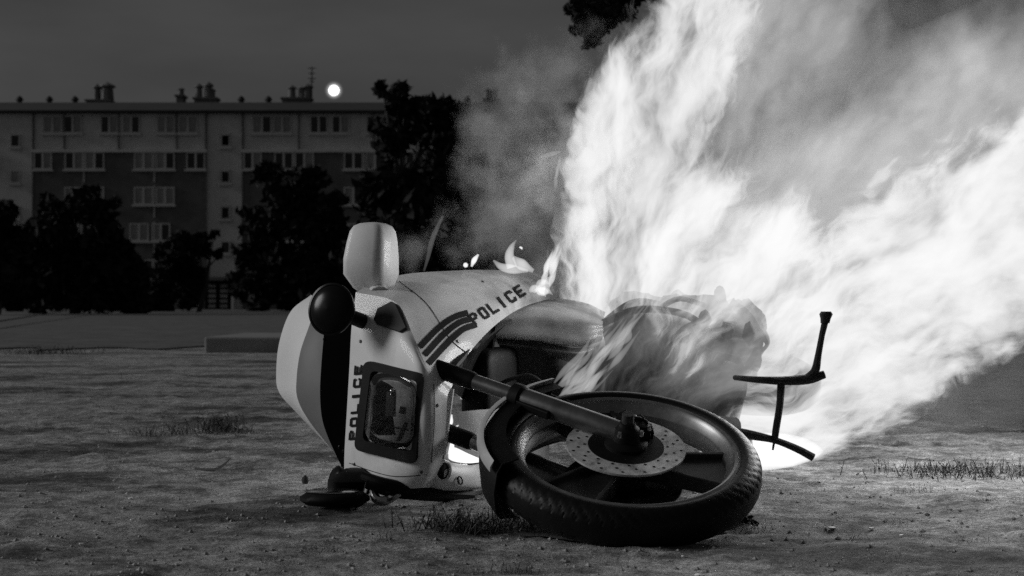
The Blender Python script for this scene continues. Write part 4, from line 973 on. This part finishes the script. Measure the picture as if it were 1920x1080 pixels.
SM2 = seglist([((1450,330,5.7,170), (1700,180,5.9,240)), ((1700,180,5.9,240), (2100,30,6.2,300)), ((1420,100,5.8,130), (1600,-150,6.2,260)), ((1700,640,6.2,150), (1950,560,6.4,170)), ((1660,800,5.6,40), (1980,740,6.0,90))])
tag(hull('smoke', SM2, .30, .12, smoke_mat('lit_smoke', SM2, 3.2, .85), None), 'pale lit smoke drifting right above the flames', kind='stuff')
# lamps added for the fire's light, mostly in the flames; one brightens left smoke
for i, (u, v, Y, p, r_) in enumerate(((1240,380,5.0,7,.24), (1690,450,4.75,62,.28), (1900,400,4.75,56,.28), (1010,300,5.2,2.0,.2), (890,800,4.3,5.5,.06))):
    l = bpy.data.lights.new('fire_light', 'POINT'); l.energy = p; l.shadow_soft_size = r_
    o = bpy.data.objects.new('fire_light', l); COL.objects.link(o); o.location = P_(u, v, Y)

# ================================================================== GROUND DETAIL
def weed(label, u, v, wpx, hpx, n):
    e = MB(); c = weed_into(e, u, v, wpx, hpx, n)
    return tag(e.build('weed_clump', M['weed'], smooth=None, loc=(c.x, c.y, 0)), label, 'weed')
def weed_into(e, u, v, wpx, hpx, n):
    c = gnd(u, v); px = c.y / F
    for i in range(n):
        x = c.x + rng.normal() * wpx * px * .42; y = c.y + rng.normal() * wpx * px * .22; z = gz(x, y); hh = hpx * px * (.35 + .8*rng.random())
        d = Vector((rng.normal()*.6, rng.normal()*.6, 1)).normalized(); tip = Vector((x, y, z)) + d*hh; s_ = Vector((rng.normal(), rng.normal(), 0)).normalized() * hh * .03
        b0 = Vector((x, y, z - .004)); e.add([b0 - s_, b0 + s_, b0.lerp(tip, .6) + s_*.8, tip, b0.lerp(tip, .6) - s_*.8], [(0,1,2,3,4)])
        for q in range(4):
            p = b0.lerp(tip, .25 + .22*q); a = rng.normal(size=3); a[2] *= .5; a = Vector(a).normalized(); l = hh*.20*(.6+.6*rng.random()); w_ = a.cross(Vector((0,0,1))); w_ = (w_.normalized() if w_.length > 1e-3 else Vector((1,0,0)))*l*.32
            e.add([p, p + a*l*.5 + w_, p + a*l, p + a*l*.5 - w_], [(0,1,2,3)])
    return c
weed('dark weed clump in front of the wheel and fairing', 895, 985, 160, 44, 520)
weed('straggly weeds on the lit dirt at far right', 1800, 885, 190, 30, 560)
weed('pale weed tuft on the dirt left of the windscreen', 415, 808, 60, 36, 150)
weed('low dark weeds left of the pale tuft', 320, 812, 110, 22, 200)
weed('dark grass tuft far left beside the lawn', 82, 662, 120, 18, 220)
weed('small weed at the bottom centre edge', 960, 1062, 70, 26, 90)
weed('weeds at the tyre right foot', 1395, 985, 60, 18, 80)
SW = MB()
for i, (u, v, w_, h_) in enumerate(((75,800,60,12),(180,845,90,12),(505,742,120,10),(230,712,150,12),(60,735,90,10),(600,1030,60,14),(720,1010,50,14),(880,1062,60,14),(1600,1000,40,10),(1690,975,40,10),(1650,1040,90,12),(1850,940,70,12),(1480,1050,70,10),(90,1010,80,10),(520,1060,70,16),(360,975,90,10),(240,1035,60,10),(1500,925,60,8),(1820,1010,80,12),(1720,920,60,14))):
    weed_into(SW, u, v, w_, h_, 60)
tag(SW.build('small_weeds', M['weed'], smooth=None), 'tiny low weeds sprouting all over the bare dirt', kind='stuff')
# dark sheet laid on the dirt, painting in the shade under the wheel
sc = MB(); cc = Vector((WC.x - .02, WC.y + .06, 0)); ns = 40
def shade_pt(k, q):
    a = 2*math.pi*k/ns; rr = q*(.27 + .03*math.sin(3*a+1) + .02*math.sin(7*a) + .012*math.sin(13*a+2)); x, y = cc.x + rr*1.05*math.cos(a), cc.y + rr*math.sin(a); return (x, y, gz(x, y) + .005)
vs_ = [(cc.x, cc.y, gz(cc.x, cc.y) + .006)] + [shade_pt(k, q) for q in (.3, .55, .8, 1.0) for k in range(ns)]
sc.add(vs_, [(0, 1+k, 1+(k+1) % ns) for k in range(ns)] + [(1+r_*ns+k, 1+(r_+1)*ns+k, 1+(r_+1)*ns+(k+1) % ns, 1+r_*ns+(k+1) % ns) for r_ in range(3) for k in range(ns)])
tag(sc.build('wheel_shade', mat('painted_shade', .035, .9, var=.6, scale=14, bump=.8, bscale=50), smooth=0), 'dark patch painted as shade on the dirt under the front wheel', kind='structure')
# pebbles
pv = MB(); oct_ = [(1,0,0),(-1,0,0),(0,1,0),(0,-1,0),(0,0,1),(0,0,-1)]; of_ = [(0,2,4),(2,1,4),(1,3,4),(3,0,4),(2,0,5),(1,2,5),(3,1,5),(0,3,5)]
for i in range(15000):
    y = 2.55 + 6.0 * rng.random()**1.5; x = (rng.random()*2 - 1) * y * .42; r_ = .0011 + .006*rng.random()**9
    z = gz(x, y) if i % 1 == 0 else 0
    a = rng.random(3)*.6 + .7
    pv.add([(x + p[0]*r_*a[0], y + p[1]*r_*a[1], z + p[2]*r_*a[2]*.7 + r_*.25) for p in oct_], of_)
tag(pv.build('gravel', M['stone'], smooth=None), 'fine loose pebbles on the bare dirt', kind='stuff')
for i, (u, v, s_, lab) in enumerate(((1560,984,7,'largest pale scrap on the dirt right of the tyre'),(1634,985,5,'second pale scrap beside the largest one right of the tyre'),(1690,1002,4,'pale scrap farthest right on the dirt'),(1308,1070,6,'pale scrap at the bottom edge below the tyre'),(245,926,4,'pale scrap on the lighter dirt at left'),(248,976,4,'pale scrap just below another one at left'),(152,1021,4,'pale scrap lowest on the left dirt'),(1432,1016,3,'pale crumb just right of the tyre foot'),(1280,1036,3,'pale crumb on the shaded dirt below the tyre'))):
    c = gnd(u, v); px = c.y / F; m = MB(); zz = gz(c.x, c.y) + .002
    m.loft([[Vector((c.x + s_*px*math.cos(a)*k*(1+.25*math.sin(3*a+i)), c.y + s_*px*1.1*math.sin(a)*k*(1+.2*math.cos(2*a+i)), zz + h_)) for a in [2*math.pi*q/9 for q in range(9)]] for k, h_ in ((.8, 0), (1, .0015), (.9, .003))])
    tag(m.build('litter_scrap', M['paper'], smooth=None, loc=(c.x, c.y, zz)), lab, 'litter', 'pale scraps scattered on the dirt')
m = MB(); m.tube([gnd(366,882)+Vector((0,0,.006)), gnd(400,886)+Vector((0,0,.008)), gnd(418,880)+Vector((0,0,.012)), gnd(432,868)+Vector((0,0,.014))], [.003,.005,.004,.002], 7, smooth=3)
tag(m.build('twig', M['bark'], loc=gnd(400, 884)), 'short dark twig on the dirt left of the bike', 'twig')
c = gnd(572, 906); lm = MB(); lm.loft([[c + Vector((r_*math.cos(a), r_*.7*math.sin(a), z)) for a in [2*math.pi*q/9 for q in range(9)]] for r_, z in ((.007, -.002), (.011, .006), (.009, .016), (.003, .022))])
tag(lm.build('dirt_clod', M['bark'], loc=c), 'small dark clod just left of the fallen mirror', 'clod')
